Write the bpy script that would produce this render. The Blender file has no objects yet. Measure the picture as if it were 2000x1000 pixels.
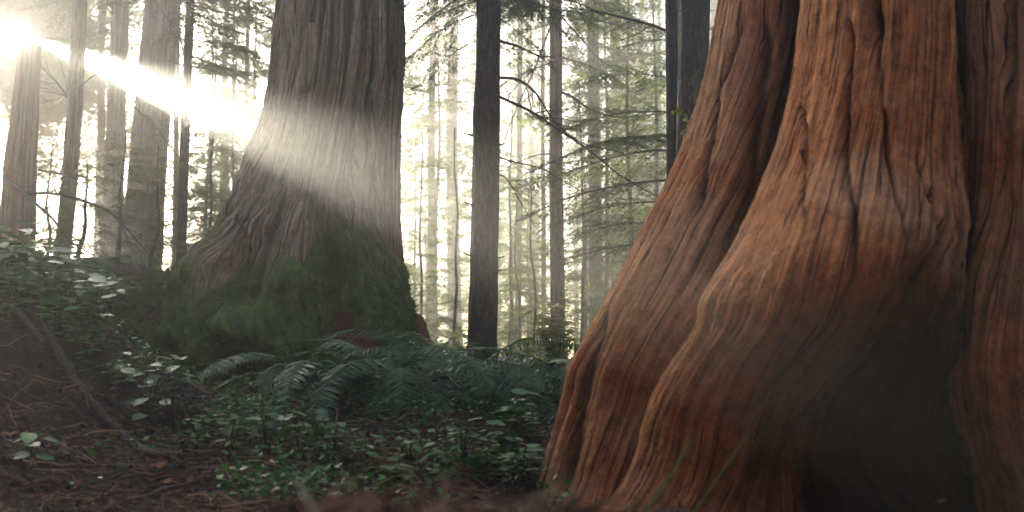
import bpy, math, random
import numpy as np
from mathutils import Vector

random.seed(7)
rng = np.random.default_rng(7)
scene = bpy.context.scene
COL = scene.collection
R = math.radians

# ------------------------------------------------------------------ camera model
CAM = np.array([0.0, 0.0, 0.5])
PITCH = R(6.0)
FPX = 1963.0


def P(u, v, Y):
    """World point seen at photograph pixel (u, v) at world distance Y in front of the camera."""
    x = (u - 1000.0) / FPX
    up = (500.0 - v) / FPX
    d = np.array([x, math.cos(PITCH) - up * math.sin(PITCH), math.sin(PITCH) + up * math.cos(PITCH)])
    return CAM + d * (Y / d[1])


SUN_DIR = P(38, 66, 10.0) - CAM
SUN_DIR /= np.linalg.norm(SUN_DIR)
SUN_EL = math.asin(SUN_DIR[2])
SUN_AZ = math.atan2(SUN_DIR[0], SUN_DIR[1])      # from +Y towards +X


# ------------------------------------------------------------------ noise
def _hash(ix, iy, iz, seed):
    h = (ix * 374761393 + iy * 668265263 + iz * 2147483647 + seed * 974711) & 0xFFFFFFFF
    h = ((h ^ (h >> 13)) * 1274126177) & 0xFFFFFFFF
    h = (h ^ (h >> 16)) & 0xFFFFFFFF
    return h.astype(np.float64) / 4294967295.0 * 2.0 - 1.0


def vnoise(x, y, z=0.0, seed=0):
    x, y, z = np.broadcast_arrays(np.asarray(x, float), np.asarray(y, float), np.asarray(z, float))
    fx, fy, fz = np.floor(x), np.floor(y), np.floor(z)
    ix, iy, iz = fx.astype(np.int64), fy.astype(np.int64), fz.astype(np.int64)
    tx, ty, tz = x - fx, y - fy, z - fz
    tx, ty, tz = [t * t * t * (t * (t * 6 - 15) + 10) for t in (tx, ty, tz)]
    out = 0.0
    for dx in (0, 1):
        wx = tx if dx else 1 - tx
        for dy in (0, 1):
            wy = ty if dy else 1 - ty
            for dz in (0, 1):
                wz = tz if dz else 1 - tz
                out = out + wx * wy * wz * _hash(ix + dx, iy + dy, iz + dz, seed)
    return out


def fbm(x, y, z=0.0, octv=4, seed=0, gain=0.5):
    a, s, f = 1.0, 0.0, 1.0
    for o in range(octv):
        s = s + a * vnoise(np.asarray(x) * f, np.asarray(y) * f, np.asarray(z) * f, seed + o * 17)
        a *= gain
        f *= 2.03
    return s


def sstep(a, b, x):
    t = np.clip((np.asarray(x, float) - a) / (b - a), 0, 1)
    return t * t * (3 - 2 * t)


# ------------------------------------------------------------------ mesh helpers
class MB:
    """Collects faces (quads and triangles) for one mesh object."""

    def __init__(self):
        self.V, self.Q, self.T, self.n = [], [], [], 0
        self.A = {}

    def add(self, V, Q=None, T=None, **attrs):
        V = np.asarray(V, float).reshape(-1, 3)
        if Q is not None and len(Q):
            self.Q.append(np.asarray(Q, np.int64) + self.n)
        if T is not None and len(T):
            self.T.append(np.asarray(T, np.int64) + self.n)
        self.V.append(V)
        for k, a in attrs.items():
            self.A.setdefault(k, []).append((self.n, np.asarray(a, float)))
        self.n += len(V)

    def mesh(self, name, smooth=True):
        V = np.concatenate(self.V)
        Q = np.concatenate(self.Q) if self.Q else np.zeros((0, 4), np.int64)
        T = np.concatenate(self.T) if self.T else np.zeros((0, 3), np.int64)
        me = bpy.data.meshes.new(name)
        me.vertices.add(len(V))
        me.vertices.foreach_set('co', V.astype(np.float32).ravel())
        loops = np.concatenate([Q.ravel(), T.ravel()])
        me.loops.add(len(loops))
        me.loops.foreach_set('vertex_index', loops.astype(np.int32))
        nq, nt = len(Q), len(T)
        me.polygons.add(nq + nt)
        starts = np.concatenate([np.arange(nq) * 4, nq * 4 + np.arange(nt) * 3])
        me.polygons.foreach_set('loop_start', starts.astype(np.int32))
        me.polygons.foreach_set('use_smooth', np.full(nq + nt, smooth))
        for k, lst in self.A.items():
            vec = lst[0][1].ndim == 2
            arr = np.zeros((len(V), 3) if vec else len(V))
            for off, a in lst:
                arr[off:off + len(a)] = a
            at = me.attributes.new(k, 'FLOAT_VECTOR' if vec else 'FLOAT', 'POINT')
            at.data.foreach_set('vector' if vec else 'value', arr.astype(np.float32).ravel())
        me.update(calc_edges=True)
        me.validate()
        return me

    def build(self, name, mat, parent=None, smooth=True):
        o = bpy.data.objects.new(name, self.mesh(name, smooth))
        o.data.materials.append(mat)
        COL.objects.link(o)
        if parent is not None:
            o.parent = parent
            o.location = -Vector(parent.location)      # geometry is given in world space
        return o


def tag(o, label=None, cat=None, group=None, kind=None):
    if label:
        o['label'] = label
    if cat:
        o['category'] = cat
    if group:
        o['group'] = group
    if kind:
        o['kind'] = kind
    return o


def thing(name, loc, label, cat, group=None):
    o = bpy.data.objects.new(name, None)
    COL.objects.link(o)
    o.location = [float(c) for c in loc]
    o.empty_display_size = 0.1
    return tag(o, label, cat, group)


def copy_tree(root, label=None, group=None):
    c = root.copy()
    COL.objects.link(c)
    for ch in list(root.children):
        d = ch.copy()
        COL.objects.link(d)
        d.parent = c
    if label:
        c['label'] = label
    if group:
        c['group'] = group
    return c


def grid_faces(rows, cols, wrap=False):
    j, i = np.meshgrid(np.arange(rows - 1), np.arange(cols if wrap else cols - 1), indexing='ij')
    i2 = (i + 1) % cols
    return np.stack([j * cols + i, j * cols + i2, (j + 1) * cols + i2, (j + 1) * cols + i], -1).reshape(-1, 4)


def smooth_poly(pts, n):
    """Catmull-Rom through pts, n samples."""
    pts = np.asarray(pts, float)
    p = np.vstack([2 * pts[0] - pts[1], pts, 2 * pts[-1] - pts[-2]])
    m = len(pts) - 1
    t = np.linspace(0, m, n)
    k = np.minimum(t.astype(int), m - 1)
    f = (t - k)[:, None]
    a, b, c, d = p[k], p[k + 1], p[k + 2], p[k + 3]
    return 0.5 * (2 * b + (c - a) * f + (2 * a - 5 * b + 4 * c - d) * f ** 2 + (3 * b - a - 3 * c + d) * f ** 3)


def tube(mb, pts, rad, sides=6, **attrs):
    pts = np.asarray(pts, float)
    n = len(pts)
    rad = np.broadcast_to(np.asarray(rad, float), (n,))
    tan = np.gradient(pts, axis=0)
    tan /= np.linalg.norm(tan, axis=1)[:, None] + 1e-9
    ref = np.array([0, 0, 1.0]) if abs(tan[:, 2]).mean() < 0.8 else np.array([1.0, 0, 0])
    s = np.cross(tan, ref)
    s /= np.linalg.norm(s, axis=1)[:, None] + 1e-9
    b = np.cross(s, tan)
    th = np.linspace(0, 2 * math.pi, sides, endpoint=False)
    V = pts[:, None] + rad[:, None, None] * (np.cos(th)[None, :, None] * s[:, None] + np.sin(th)[None, :, None] * b[:, None])
    ln = np.concatenate([[0], np.cumsum(np.linalg.norm(np.diff(pts, axis=0), axis=1))])
    flow = np.stack([np.broadcast_to(th[None] * 0.03, (n, sides)), np.broadcast_to(ln[:, None], (n, sides)), np.zeros((n, sides))], -1)
    Q = grid_faces(n, sides, True)
    V = V.reshape(-1, 3)
    caps = []
    if sides == 4:
        Q = np.vstack([Q, [[0, 1, 2, 3]], [[(n - 1) * 4 + 3, (n - 1) * 4 + 2, (n - 1) * 4 + 1, (n - 1) * 4]]])
    else:
        for k in range(1, sides - 1):
            caps.append([0, k, k + 1])
            o = (n - 1) * sides
            caps.append([o, o + k + 1, o + k])
    mb.add(V, Q, caps, flow=flow.reshape(-1, 3), **attrs)


# ------------------------------------------------------------------ materials
def new_mat(name):
    m = bpy.data.materials.new(name)
    m.use_nodes = True
    nt = m.node_tree
    for n in list(nt.nodes):
        nt.nodes.remove(n)
    out = nt.nodes.new('ShaderNodeOutputMaterial')
    return m, nt, out


def N(nt, t, **kw):
    n = nt.nodes.new(t)
    for k, v in kw.items():
        setattr(n, k, v)
    return n


def ramp(nt, fac, stops):
    r = N(nt, 'ShaderNodeValToRGB')
    el = r.color_ramp.elements
    while len(el) < len(stops):
        el.new(0.5)
    for e, (p, c) in zip(el, stops):
        e.position = p
        e.color = (*c, 1)
    nt.links.new(fac, r.inputs[0])
    return r.outputs[0]


def mixc(nt, f, a, b):
    m = N(nt, 'ShaderNodeMix', data_type='RGBA')
    for s, v in ((0, f), (6, a), (7, b)):
        if isinstance(v, (int, float)):
            m.inputs[s].default_value = v
        elif isinstance(v, tuple):
            m.inputs[s].default_value = (*v, 1)
        else:
            nt.links.new(v, m.inputs[s])
    return m.outputs[2]


def noise_tex(nt, vec, scale, detail=4, rough=0.55, vscale=None):
    if vscale:
        mp = N(nt, 'ShaderNodeMapping')
        mp.inputs['Scale'].default_value = vscale
        nt.links.new(vec, mp.inputs[0])
        vec = mp.outputs[0]
    n = N(nt, 'ShaderNodeTexNoise')
    n.inputs['Scale'].default_value = scale
    n.inputs['Detail'].default_value = detail
    n.inputs['Roughness'].default_value = rough
    nt.links.new(vec, n.inputs['Vector'])
    return n.outputs[0]


def math_n(nt, op, a, b=None, clamp=False):
    m = N(nt, 'ShaderNodeMath', operation=op, use_clamp=clamp)
    for k, v in enumerate((a, b)):
        if v is None:
            continue
        if isinstance(v, (int, float)):
            m.inputs[k].default_value = v
        else:
            nt.links.new(v, m.inputs[k])
    return m.outputs[0]


def bark_mat(name, dark, mid, light, fibre=(26, 1.6, 1), bump=0.6, dist=0.02, moss=False, patch=None, tint=None, vw=1.0):
    """Fibrous bark: noise stretched along the grain ('flow' attribute), lichen-grey patches, optional moss and rot masks."""
    m, nt, out = new_mat(name)
    L = nt.links
    fl = N(nt, 'ShaderNodeAttribute', attribute_name='flow').outputs['Vector']
    ob = N(nt, 'ShaderNodeTexCoord').outputs['Object']
    fib = noise_tex(nt, fl, 1.0, 6, 0.62, fibre)
    fine = noise_tex(nt, fl, 1.0, 4, 0.7, (fibre[0] * 5, fibre[1] * 6, 1))
    big = noise_tex(nt, ob, 1.7, 3, 0.55)
    f = math_n(nt, 'ADD', math_n(nt, 'MULTIPLY', fib, 0.72), math_n(nt, 'MULTIPLY', fine, 0.28))
    spk = math_n(nt, 'ADD', math_n(nt, 'MULTIPLY', noise_tex(nt, ob, 16, 4, 0.6), 0.5), math_n(nt, 'MULTIPLY', noise_tex(nt, ob, 110, 3, 0.7), 0.5))
    f = math_n(nt, 'ADD', f, math_n(nt, 'MULTIPLY', math_n(nt, 'SUBTRACT', spk, 0.5), 0.55 if vw == 1 else 0.95))
    col = ramp(nt, f, [(0.33, dark), (0.48, mid), (0.63, light)] if vw == 1 else [(0.27, dark), (0.46, mid), (0.70, light)])
    vn = noise_tex(nt, fl, 1.0, 3, 0.5, (fibre[0] * 0.55, fibre[1] * 0.30, 1))
    vein = ramp(nt, math_n(nt, 'ABSOLUTE', math_n(nt, 'SUBTRACT', vn, 0.5)), [(0.004 * vw, (0, 0, 0)), (0.030 * vw, (1, 1, 1))])
    vn2 = noise_tex(nt, fl, 1.0, 3, 0.5, (fibre[0] * 1.7, fibre[1] * 0.8, 1.7))
    vein2 = ramp(nt, math_n(nt, 'ABSOLUTE', math_n(nt, 'SUBTRACT', vn2, 0.5)), [(0.0, (0.35 if vw == 1 else 0.6,) * 3), (0.035 * vw, (1, 1, 1))])
    vein = math_n(nt, 'MULTIPLY', vein, vein2)
    col = mixc(nt, vein, tuple(c * 0.35 for c in dark), col)
    if patch:
        pm = ramp(nt, big, [(0.46, (0, 0, 0)), (0.62, (1, 1, 1))])
        pc = ramp(nt, f, [(0.3, tuple(c * 0.35 for c in patch)), (0.6, patch)])
        col = mixc(nt, math_n(nt, 'MULTIPLY', math_n(nt, 'MULTIPLY', pm, vein), 0.72), col, pc)
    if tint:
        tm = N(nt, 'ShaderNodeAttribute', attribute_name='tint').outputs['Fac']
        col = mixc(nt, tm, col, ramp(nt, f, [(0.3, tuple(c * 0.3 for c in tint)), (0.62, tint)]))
    bs = N(nt, 'ShaderNodeBsdfPrincipled')
    bs.inputs['Roughness'].default_value = 0.85
    bs.inputs['Specular IOR Level'].default_value = 0.25
    h = math_n(nt, 'ADD', math_n(nt, 'MULTIPLY', vein, 0.6), math_n(nt, 'ADD', f, math_n(nt, 'MULTIPLY', noise_tex(nt, ob, 60, 3, 0.6), 0.25)))
    if moss:
        mk = N(nt, 'ShaderNodeAttribute', attribute_name='moss').outputs['Fac']
        ms = noise_tex(nt, ob, 9, 5, 0.65)
        mf = noise_tex(nt, ob, 130, 3, 0.7)
        mcol = ramp(nt, math_n(nt, 'ADD', math_n(nt, 'MULTIPLY', ms, 0.6), math_n(nt, 'MULTIPLY', mf, 0.4)),
                    [(0.36, (0.018, 0.027, 0.006)), (0.5, (0.056, 0.082, 0.012)), (0.64, (0.16, 0.19, 0.024))])
        edge = math_n(nt, 'ADD', mk, math_n(nt, 'MULTIPLY', math_n(nt, 'SUBTRACT', ms, 0.5), 1.0))
        mkk = ramp(nt, edge, [(0.02, (0, 0, 0)), (0.30, (0.42, 0.42, 0.42)), (0.48, (0.55, 0.55, 0.55)), (0.62, (1, 1, 1))])
        rd = N(nt, 'ShaderNodeAttribute', attribute_name='rot').outputs['Fac']
        rcol = ramp(nt, mf, [(0.35, (0.05, 0.014, 0.008)), (0.6, (0.20, 0.058, 0.030))])
        col = mixc(nt, mkk, col, mcol)
        col = mixc(nt, rd, col, rcol)
        h = math_n(nt, 'ADD', h, math_n(nt, 'MULTIPLY', math_n(nt, 'MULTIPLY', mf, 1.1), mk))
    bp = N(nt, 'ShaderNodeBump')
    bp.inputs['Strength'].default_value = bump
    bp.inputs['Distance'].default_value = dist
    L.new(h, bp.inputs['Height'])
    L.new(bp.outputs[0], bs.inputs['Normal'])
    L.new(col, bs.inputs['Base Color'])
    L.new(bs.outputs[0], out.inputs[0])
    return m


def leaf_mat(name, stops, trans, tw=0.45, rough=0.5, spec=0.4, scale=2.0):
    m, nt, out = new_mat(name)
    L = nt.links
    rnd = N(nt, 'ShaderNodeAttribute', attribute_name='rnd').outputs['Fac']
    ob = N(nt, 'ShaderNodeTexCoord').outputs['Object']
    f = math_n(nt, 'ADD', math_n(nt, 'MULTIPLY', rnd, 0.55), math_n(nt, 'MULTIPLY', noise_tex(nt, ob, scale, 3), 0.45))
    col = ramp(nt, f, stops)
    bs = N(nt, 'ShaderNodeBsdfPrincipled')
    bs.inputs['Roughness'].default_value = rough
    bs.inputs['Specular IOR Level'].default_value = spec
    L.new(col, bs.inputs['Base Color'])
    if tw > 0:
        tr = N(nt, 'ShaderNodeBsdfTranslucent')
        L.new(mixc(nt, 0.5, col, trans), tr.inputs[0])
        mx = N(nt, 'ShaderNodeMixShader')
        mx.inputs[0].default_value = tw
        L.new(bs.outputs[0], mx.inputs[1])
        L.new(tr.outputs[0], mx.inputs[2])
        L.new(mx.outputs[0], out.inputs[0])
    else:
        L.new(bs.outputs[0], out.inputs[0])
    return m


M = {}
M['cedar'] = bark_mat('grey_cedar_bark', (0.030, 0.019, 0.012), (0.16, 0.110, 0.074), (0.36, 0.27, 0.19), (22, 0.7, 1), 0.7, 0.02, moss=True)
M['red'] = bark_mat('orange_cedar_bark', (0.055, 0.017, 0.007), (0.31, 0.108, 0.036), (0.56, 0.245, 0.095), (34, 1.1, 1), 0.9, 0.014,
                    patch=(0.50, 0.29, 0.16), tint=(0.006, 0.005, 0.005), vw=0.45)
M['hem'] = bark_mat('dark_hemlock_bark', (0.012, 0.009, 0.008), (0.045, 0.032, 0.026), (0.10, 0.074, 0.06), (30, 9, 1), 0.9, 0.02)
M['brown'] = bark_mat('brown_bark', (0.03, 0.018, 0.012), (0.12, 0.07, 0.045), (0.22, 0.14, 0.10), (20, 2.2, 1), 0.7, 0.02)
M['pale'] = bark_mat('pale_brown_bark', (0.08, 0.055, 0.04), (0.22, 0.155, 0.115), (0.38, 0.29, 0.22), (20, 1.4, 1), 0.7, 0.02)
M['reddish'] = bark_mat('red_brown_bark', (0.05, 0.022, 0.014), (0.17, 0.075, 0.045), (0.28, 0.15, 0.10), (20, 1.2, 1), 0.7, 0.02)
M['twig'] = bark_mat('twig_bark', (0.02, 0.013, 0.009), (0.055, 0.036, 0.025), (0.12, 0.085, 0.06), (60, 20, 1), 0.4, 0.004)
M['stick'] = bark_mat('dead_wood', (0.03, 0.019, 0.013), (0.10, 0.064, 0.042), (0.21, 0.145, 0.10), (90, 8, 1), 0.5, 0.004)
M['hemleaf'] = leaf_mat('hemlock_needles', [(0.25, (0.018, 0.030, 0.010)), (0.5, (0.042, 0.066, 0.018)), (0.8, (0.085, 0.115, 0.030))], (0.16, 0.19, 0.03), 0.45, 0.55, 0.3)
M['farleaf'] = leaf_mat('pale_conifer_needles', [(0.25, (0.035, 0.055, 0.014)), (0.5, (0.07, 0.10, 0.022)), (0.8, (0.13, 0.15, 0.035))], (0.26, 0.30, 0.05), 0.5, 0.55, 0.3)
M['fern'] = leaf_mat('fern_green', [(0.25, (0.012, 0.036, 0.014)), (0.55, (0.026, 0.075, 0.024)), (0.85, (0.05, 0.12, 0.03))], (0.07, 0.16, 0.03), 0.2, 0.5, 0.3)
M['leaf'] = leaf_mat('glossy_leaf', [(0.25, (0.014, 0.060, 0.012)), (0.6, (0.036, 0.13, 0.022)), (0.85, (0.07, 0.19, 0.03))], (0.08, 0.24, 0.03), 0.25, 0.38, 0.3)
M['yleaf'] = leaf_mat('yellow_green_leaf', [(0.25, (0.10, 0.13, 0.02)), (0.6, (0.17, 0.20, 0.03)), (0.85, (0.26, 0.26, 0.05))], (0.35, 0.38, 0.05), 0.5, 0.45, 0.4)
M['grass'] = leaf_mat('grass_blade', [(0.2, (0.02, 0.06, 0.01)), (0.8, (0.05, 0.13, 0.02))], (0.10, 0.26, 0.03), 0.35, 0.4, 0.4)
M['orange'] = leaf_mat('dead_orange_leaf', [(0.2, (0.16, 0.05, 0.018)), (0.55, (0.34, 0.10, 0.030)), (0.85, (0.42, 0.19, 0.07))], (0.4, 0.12, 0.03), 0.2, 0.6, 0.3, 30)
M['litter'] = leaf_mat('leaf_litter', [(0.2, (0.018, 0.010, 0.007)), (0.5, (0.06, 0.030, 0.018)), (0.72, (0.17, 0.072, 0.034)), (0.92, (0.34, 0.20, 0.11))], (0.1, 0.05, 0.02), 0.0, 0.7, 0.25, 3)
M['mossblade'] = leaf_mat('moss_tuft', [(0.2, (0.022, 0.034, 0.007)), (0.55, (0.064, 0.092, 0.014)), (0.9, (0.16, 0.19, 0.028))], (0.10, 0.14, 0.02), 0.3, 0.7, 0.2, 3)
M['under'] = leaf_mat('undergrowth_leaf', [(0.25, (0.03, 0.05, 0.012)), (0.55, (0.07, 0.10, 0.02)), (0.85, (0.14, 0.16, 0.035))], (0.22, 0.27, 0.04), 0.45, 0.5, 0.4)


def soil_mat():
    m, nt, out = new_mat('forest_soil')
    L = nt.links
    ob = N(nt, 'ShaderNodeTexCoord').outputs['Object']
    a = noise_tex(nt, ob, 5, 6, 0.65)
    b = noise_tex(nt, ob, 70, 5, 0.7)
    f = math_n(nt, 'ADD', math_n(nt, 'MULTIPLY', a, 0.5), math_n(nt, 'MULTIPLY', b, 0.5))
    col = ramp(nt, f, [(0.32, (0.005, 0.004, 0.003)), (0.5, (0.022, 0.014, 0.010)), (0.66, (0.065, 0.038, 0.025))])
    red = ramp(nt, f, [(0.34, (0.05, 0.017, 0.008)), (0.5, (0.21, 0.075, 0.030)), (0.66, (0.42, 0.19, 0.085))])
    gm = N(nt, 'ShaderNodeAttribute', attribute_name='rot').outputs['Fac']
    col = mixc(nt, gm, col, red)
    mk = N(nt, 'ShaderNodeAttribute', attribute_name='moss').outputs['Fac']
    mc = ramp(nt, b, [(0.36, (0.022, 0.034, 0.008)), (0.62, (0.11, 0.14, 0.024))])
    e = math_n(nt, 'ADD', mk, math_n(nt, 'MULTIPLY', math_n(nt, 'SUBTRACT', a, 0.5), 1.3))
    col = mixc(nt, ramp(nt, e, [(0.45, (0, 0, 0)), (0.6, (1, 1, 1))]), col, mc)
    bs = N(nt, 'ShaderNodeBsdfPrincipled')
    bs.inputs['Roughness'].default_value = 0.9
    bs.inputs['Specular IOR Level'].default_value = 0.2
    bp = N(nt, 'ShaderNodeBump')
    bp.inputs['Strength'].default_value = 0.9
    bp.inputs['Distance'].default_value = 0.02
    L.new(f, bp.inputs['Height'])
    L.new(bp.outputs[0], bs.inputs['Normal'])
    L.new(col, bs.inputs['Base Color'])
    L.new(bs.outputs[0], out.inputs[0])
    return m


M['soil'] = soil_mat()


# ------------------------------------------------------------------ ground
def ground_z(x, y):
    x, y = np.asarray(x, float), np.asarray(y, float)
    base = (0.36 - 0.20 * sstep(-1.1, 0.1, x)) * sstep(3.6, 8.2, y) + 0.06 * sstep(10, 30, y)
    hill = 1.05 * sstep(1.25, 3.9, -x) * sstep(1.8, 7.0, y)
    far = 0.9 * sstep(3.5, 14, -x) * sstep(9, 22, y) + 0.5 * sstep(6, 20, x) * sstep(10, 28, y)
    mound = 0.305 * np.exp(-((y - 1.15) / 0.5) ** 2) * (0.66 + 0.34 * sstep(-0.62, -0.1, x)) * (1 - 0.5 * sstep(0.0, 0.5, x))
    cave = -0.75 * np.exp(-((x + 2.62) / 0.62) ** 2 - ((y - 7.35) / 0.6) ** 2) - 0.25 * np.exp(-((x + 2.0) / 0.5) ** 2 - ((y - 7.0) / 0.5) ** 2)
    cave = cave - 0.16 * sstep(-0.25, 0.3, x) * np.exp(-((y - 4.1) / 0.7) ** 2) - 0.3 * sstep(0.45, 0.9, x) * np.exp(-((y - 3.6) / 1.1) ** 2)
    back = 3.8 * sstep(-0.5, -5.0, y)  # unseen bank raised behind the camera to block low sky light
    n = 0.10 * fbm(x * 0.5, y * 0.5, 0, 3, 3) * sstep(0.8, 4, y) + 0.03 * sstep(0.6, 3.0, y) * fbm(x * 3.1, y * 3.1, 0, 3, 5) + 0.012 * fbm(x * 13, y * 13, 0, 3, 9)
    return base + hill + far + mound + cave + back + n


def gz(x, y):
    return float(ground_z(np.array([x]), np.array([y]))[0])


def on_ground(u, v, ymin=1.6, ymax=30):
    """First ground point along the line of sight through pixel (u, v)."""
    ys = np.linspace(ymin, ymax, 1400)
    p0 = P(u, v, 1.0) - CAM
    pts = CAM + p0 * ys[:, None]
    d = pts[:, 2] - ground_z(pts[:, 0], pts[:, 1])
    k = np.argmax(d < 0)
    if d[k] >= 0:
        k = len(ys) - 1
    return np.array([pts[k, 0], pts[k, 1], gz(pts[k, 0], pts[k, 1])])


def span(a, b, step):
    return np.arange(a, b, step)


xs = np.concatenate([-np.geomspace(46, 5.2, 50), span(-5.0, 3.0, 0.035), np.geomspace(3.1, 46, 50)])
ys = np.concatenate([span(-9, 0.6, 0.4), span(0.6, 9.5, 0.035), np.geomspace(9.6, 59.5, 60)])
GX, GY = np.meshgrid(xs, ys)
GZ = ground_z(GX, GY)
mb = MB()
mossg = 1.1 * np.exp(-(((GX + 2.9) / 0.75) ** 2 + ((GY - 8.5) / 0.8) ** 2)) + 0.4 * sstep(9, 13, GY)
rotg = sstep(2.6, 1.4, GY) * 0.95 
mb.add(np.stack([GX, GY, GZ], -1), grid_faces(len(ys), len(xs)), moss=mossg.ravel(), rot=np.clip(rotg, 0, 1).ravel())
ground = mb.build('ground', M['soil'])
ground['kind'] = 'structure'


# ------------------------------------------------------------------ lofted trunks
def cracks_disp(c, s, n, seed, lo, hi, depth, width, wander=0.12, every=None):
    """Rounded flutes between n wandering cracks across c in [lo, hi]; c, s are grids."""
    r = np.random.default_rng(seed)
    s = s[:, :1]                                    # s is constant along a row
    pos = np.linspace(lo, hi, n) + r.uniform(-0.42, 0.42, n) * (hi - lo) / n
    d = np.full(c.shape, 9.0)
    dep = np.zeros(c.shape)
    for k in range(n):
        wv = pos[k] + wander * vnoise(s * 0.9 + k * 7.7, k * 3.1, 0, seed) + 0.25 * wander * vnoise(s * 4.0 + k * 2.7, k * 5.1, 0, seed + 1)
        amp = r.uniform(0.45, 1.0) * (0.55 + 0.45 * sstep(-0.35, 0.25, vnoise(s * 0.7 + k * 11.3, k * 1.7, 0, seed + 2)))
        dk = np.abs(c - wv)
        dep = np.maximum(dep, amp * np.exp(-(dk / width) ** 1.3))
        d = np.minimum(d, dk)
    return -depth * dep


def loft(mb, rows, ncol, nrow, disp, flow_r=0.5, extra=None):
    """rows: (z, xL, xR, y, b) with b the half depth; disp(theta, z, f) -> outward displacement; theta 0..pi is the side facing the camera (0 right, pi left)."""
    rows = np.asarray(sorted(rows, key=lambda r: r[0]), float)
    # arc-length like resampling in z through Catmull-Rom
    rr = smooth_poly(rows, nrow)
    z, xl, xr, y, b = rr.T
    th = np.linspace(0, 2 * math.pi, ncol, endpoint=False)
    TH, Z = np.meshgrid(th, z)
    a = ((xr - xl) / 2)[:, None]
    cx = ((xr + xl) / 2)[:, None]
    B = b[:, None]
    nx, ny = np.cos(TH) / a, -np.sin(TH) / B
    nl = np.hypot(nx, ny)
    nx, ny = nx / nl, ny / nl
    S = np.concatenate([[0], np.cumsum(np.sqrt(np.diff(z) ** 2 + np.diff((xl + xr) / 2) ** 2))])[:, None] + 0 * TH
    D, attrs = disp(TH, Z, S, np.cos(TH))
    X = cx + a * np.cos(TH) + nx * D
    Y = y[:, None] - B * np.sin(TH) + ny * D
    V = np.stack([X, Y, Z], -1)
    flow = np.stack([TH * flow_r, S, 0 * S], -1).reshape(-1, 3)
    Q = grid_faces(nrow, ncol, True)
    mb.add(V, Q, flow=flow, **{k: np.clip(v, 0, 1).ravel() for k, v in attrs.items()})
    return V, D


def edges_px(rows_px, Y):
    """[(v, uL, uR, b, dY)] -> loft rows at distance Y + dY."""
    out = []
    for v, ul, ur, b, dy in rows_px:
        p, q = P(ul, v, Y + dy), P(ur, v, Y + dy)
        out.append((p[2], p[0], q[0], Y + dy, b))
    return out


# ---- the mossy giant
giant = thing('giant_cedar', (-1.65, 9.0, 0.4), 'huge cedar with fluted grey bark and flared mossy base, crossed by a light beam', 'tree')
rows = edges_px([(-900, 575, 735, 0.50, 0.35), (-400, 568, 748, 0.52, 0.25), (-100, 556, 760, 0.55, 0.2), (0, 549, 762, 0.56, 0.2), (130, 539, 762, 0.58, 0.15), (230, 524, 752, 0.60, 0.12),
                 (330, 490, 744, 0.64, 0.08), (400, 462, 744, 0.70, 0.02), (460, 425, 755, 0.78, -0.02), (510, 380, 778, 0.86, -0.05),
                 (560, 345, 790, 0.95, -0.08), (620, 352, 796, 1.02, -0.1), (680, 378, 806, 1.05, -0.1), (740, 390, 830, 1.05, -0.1), (820, 390, 845, 1.05, -0.1)], 9.0)


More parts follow.
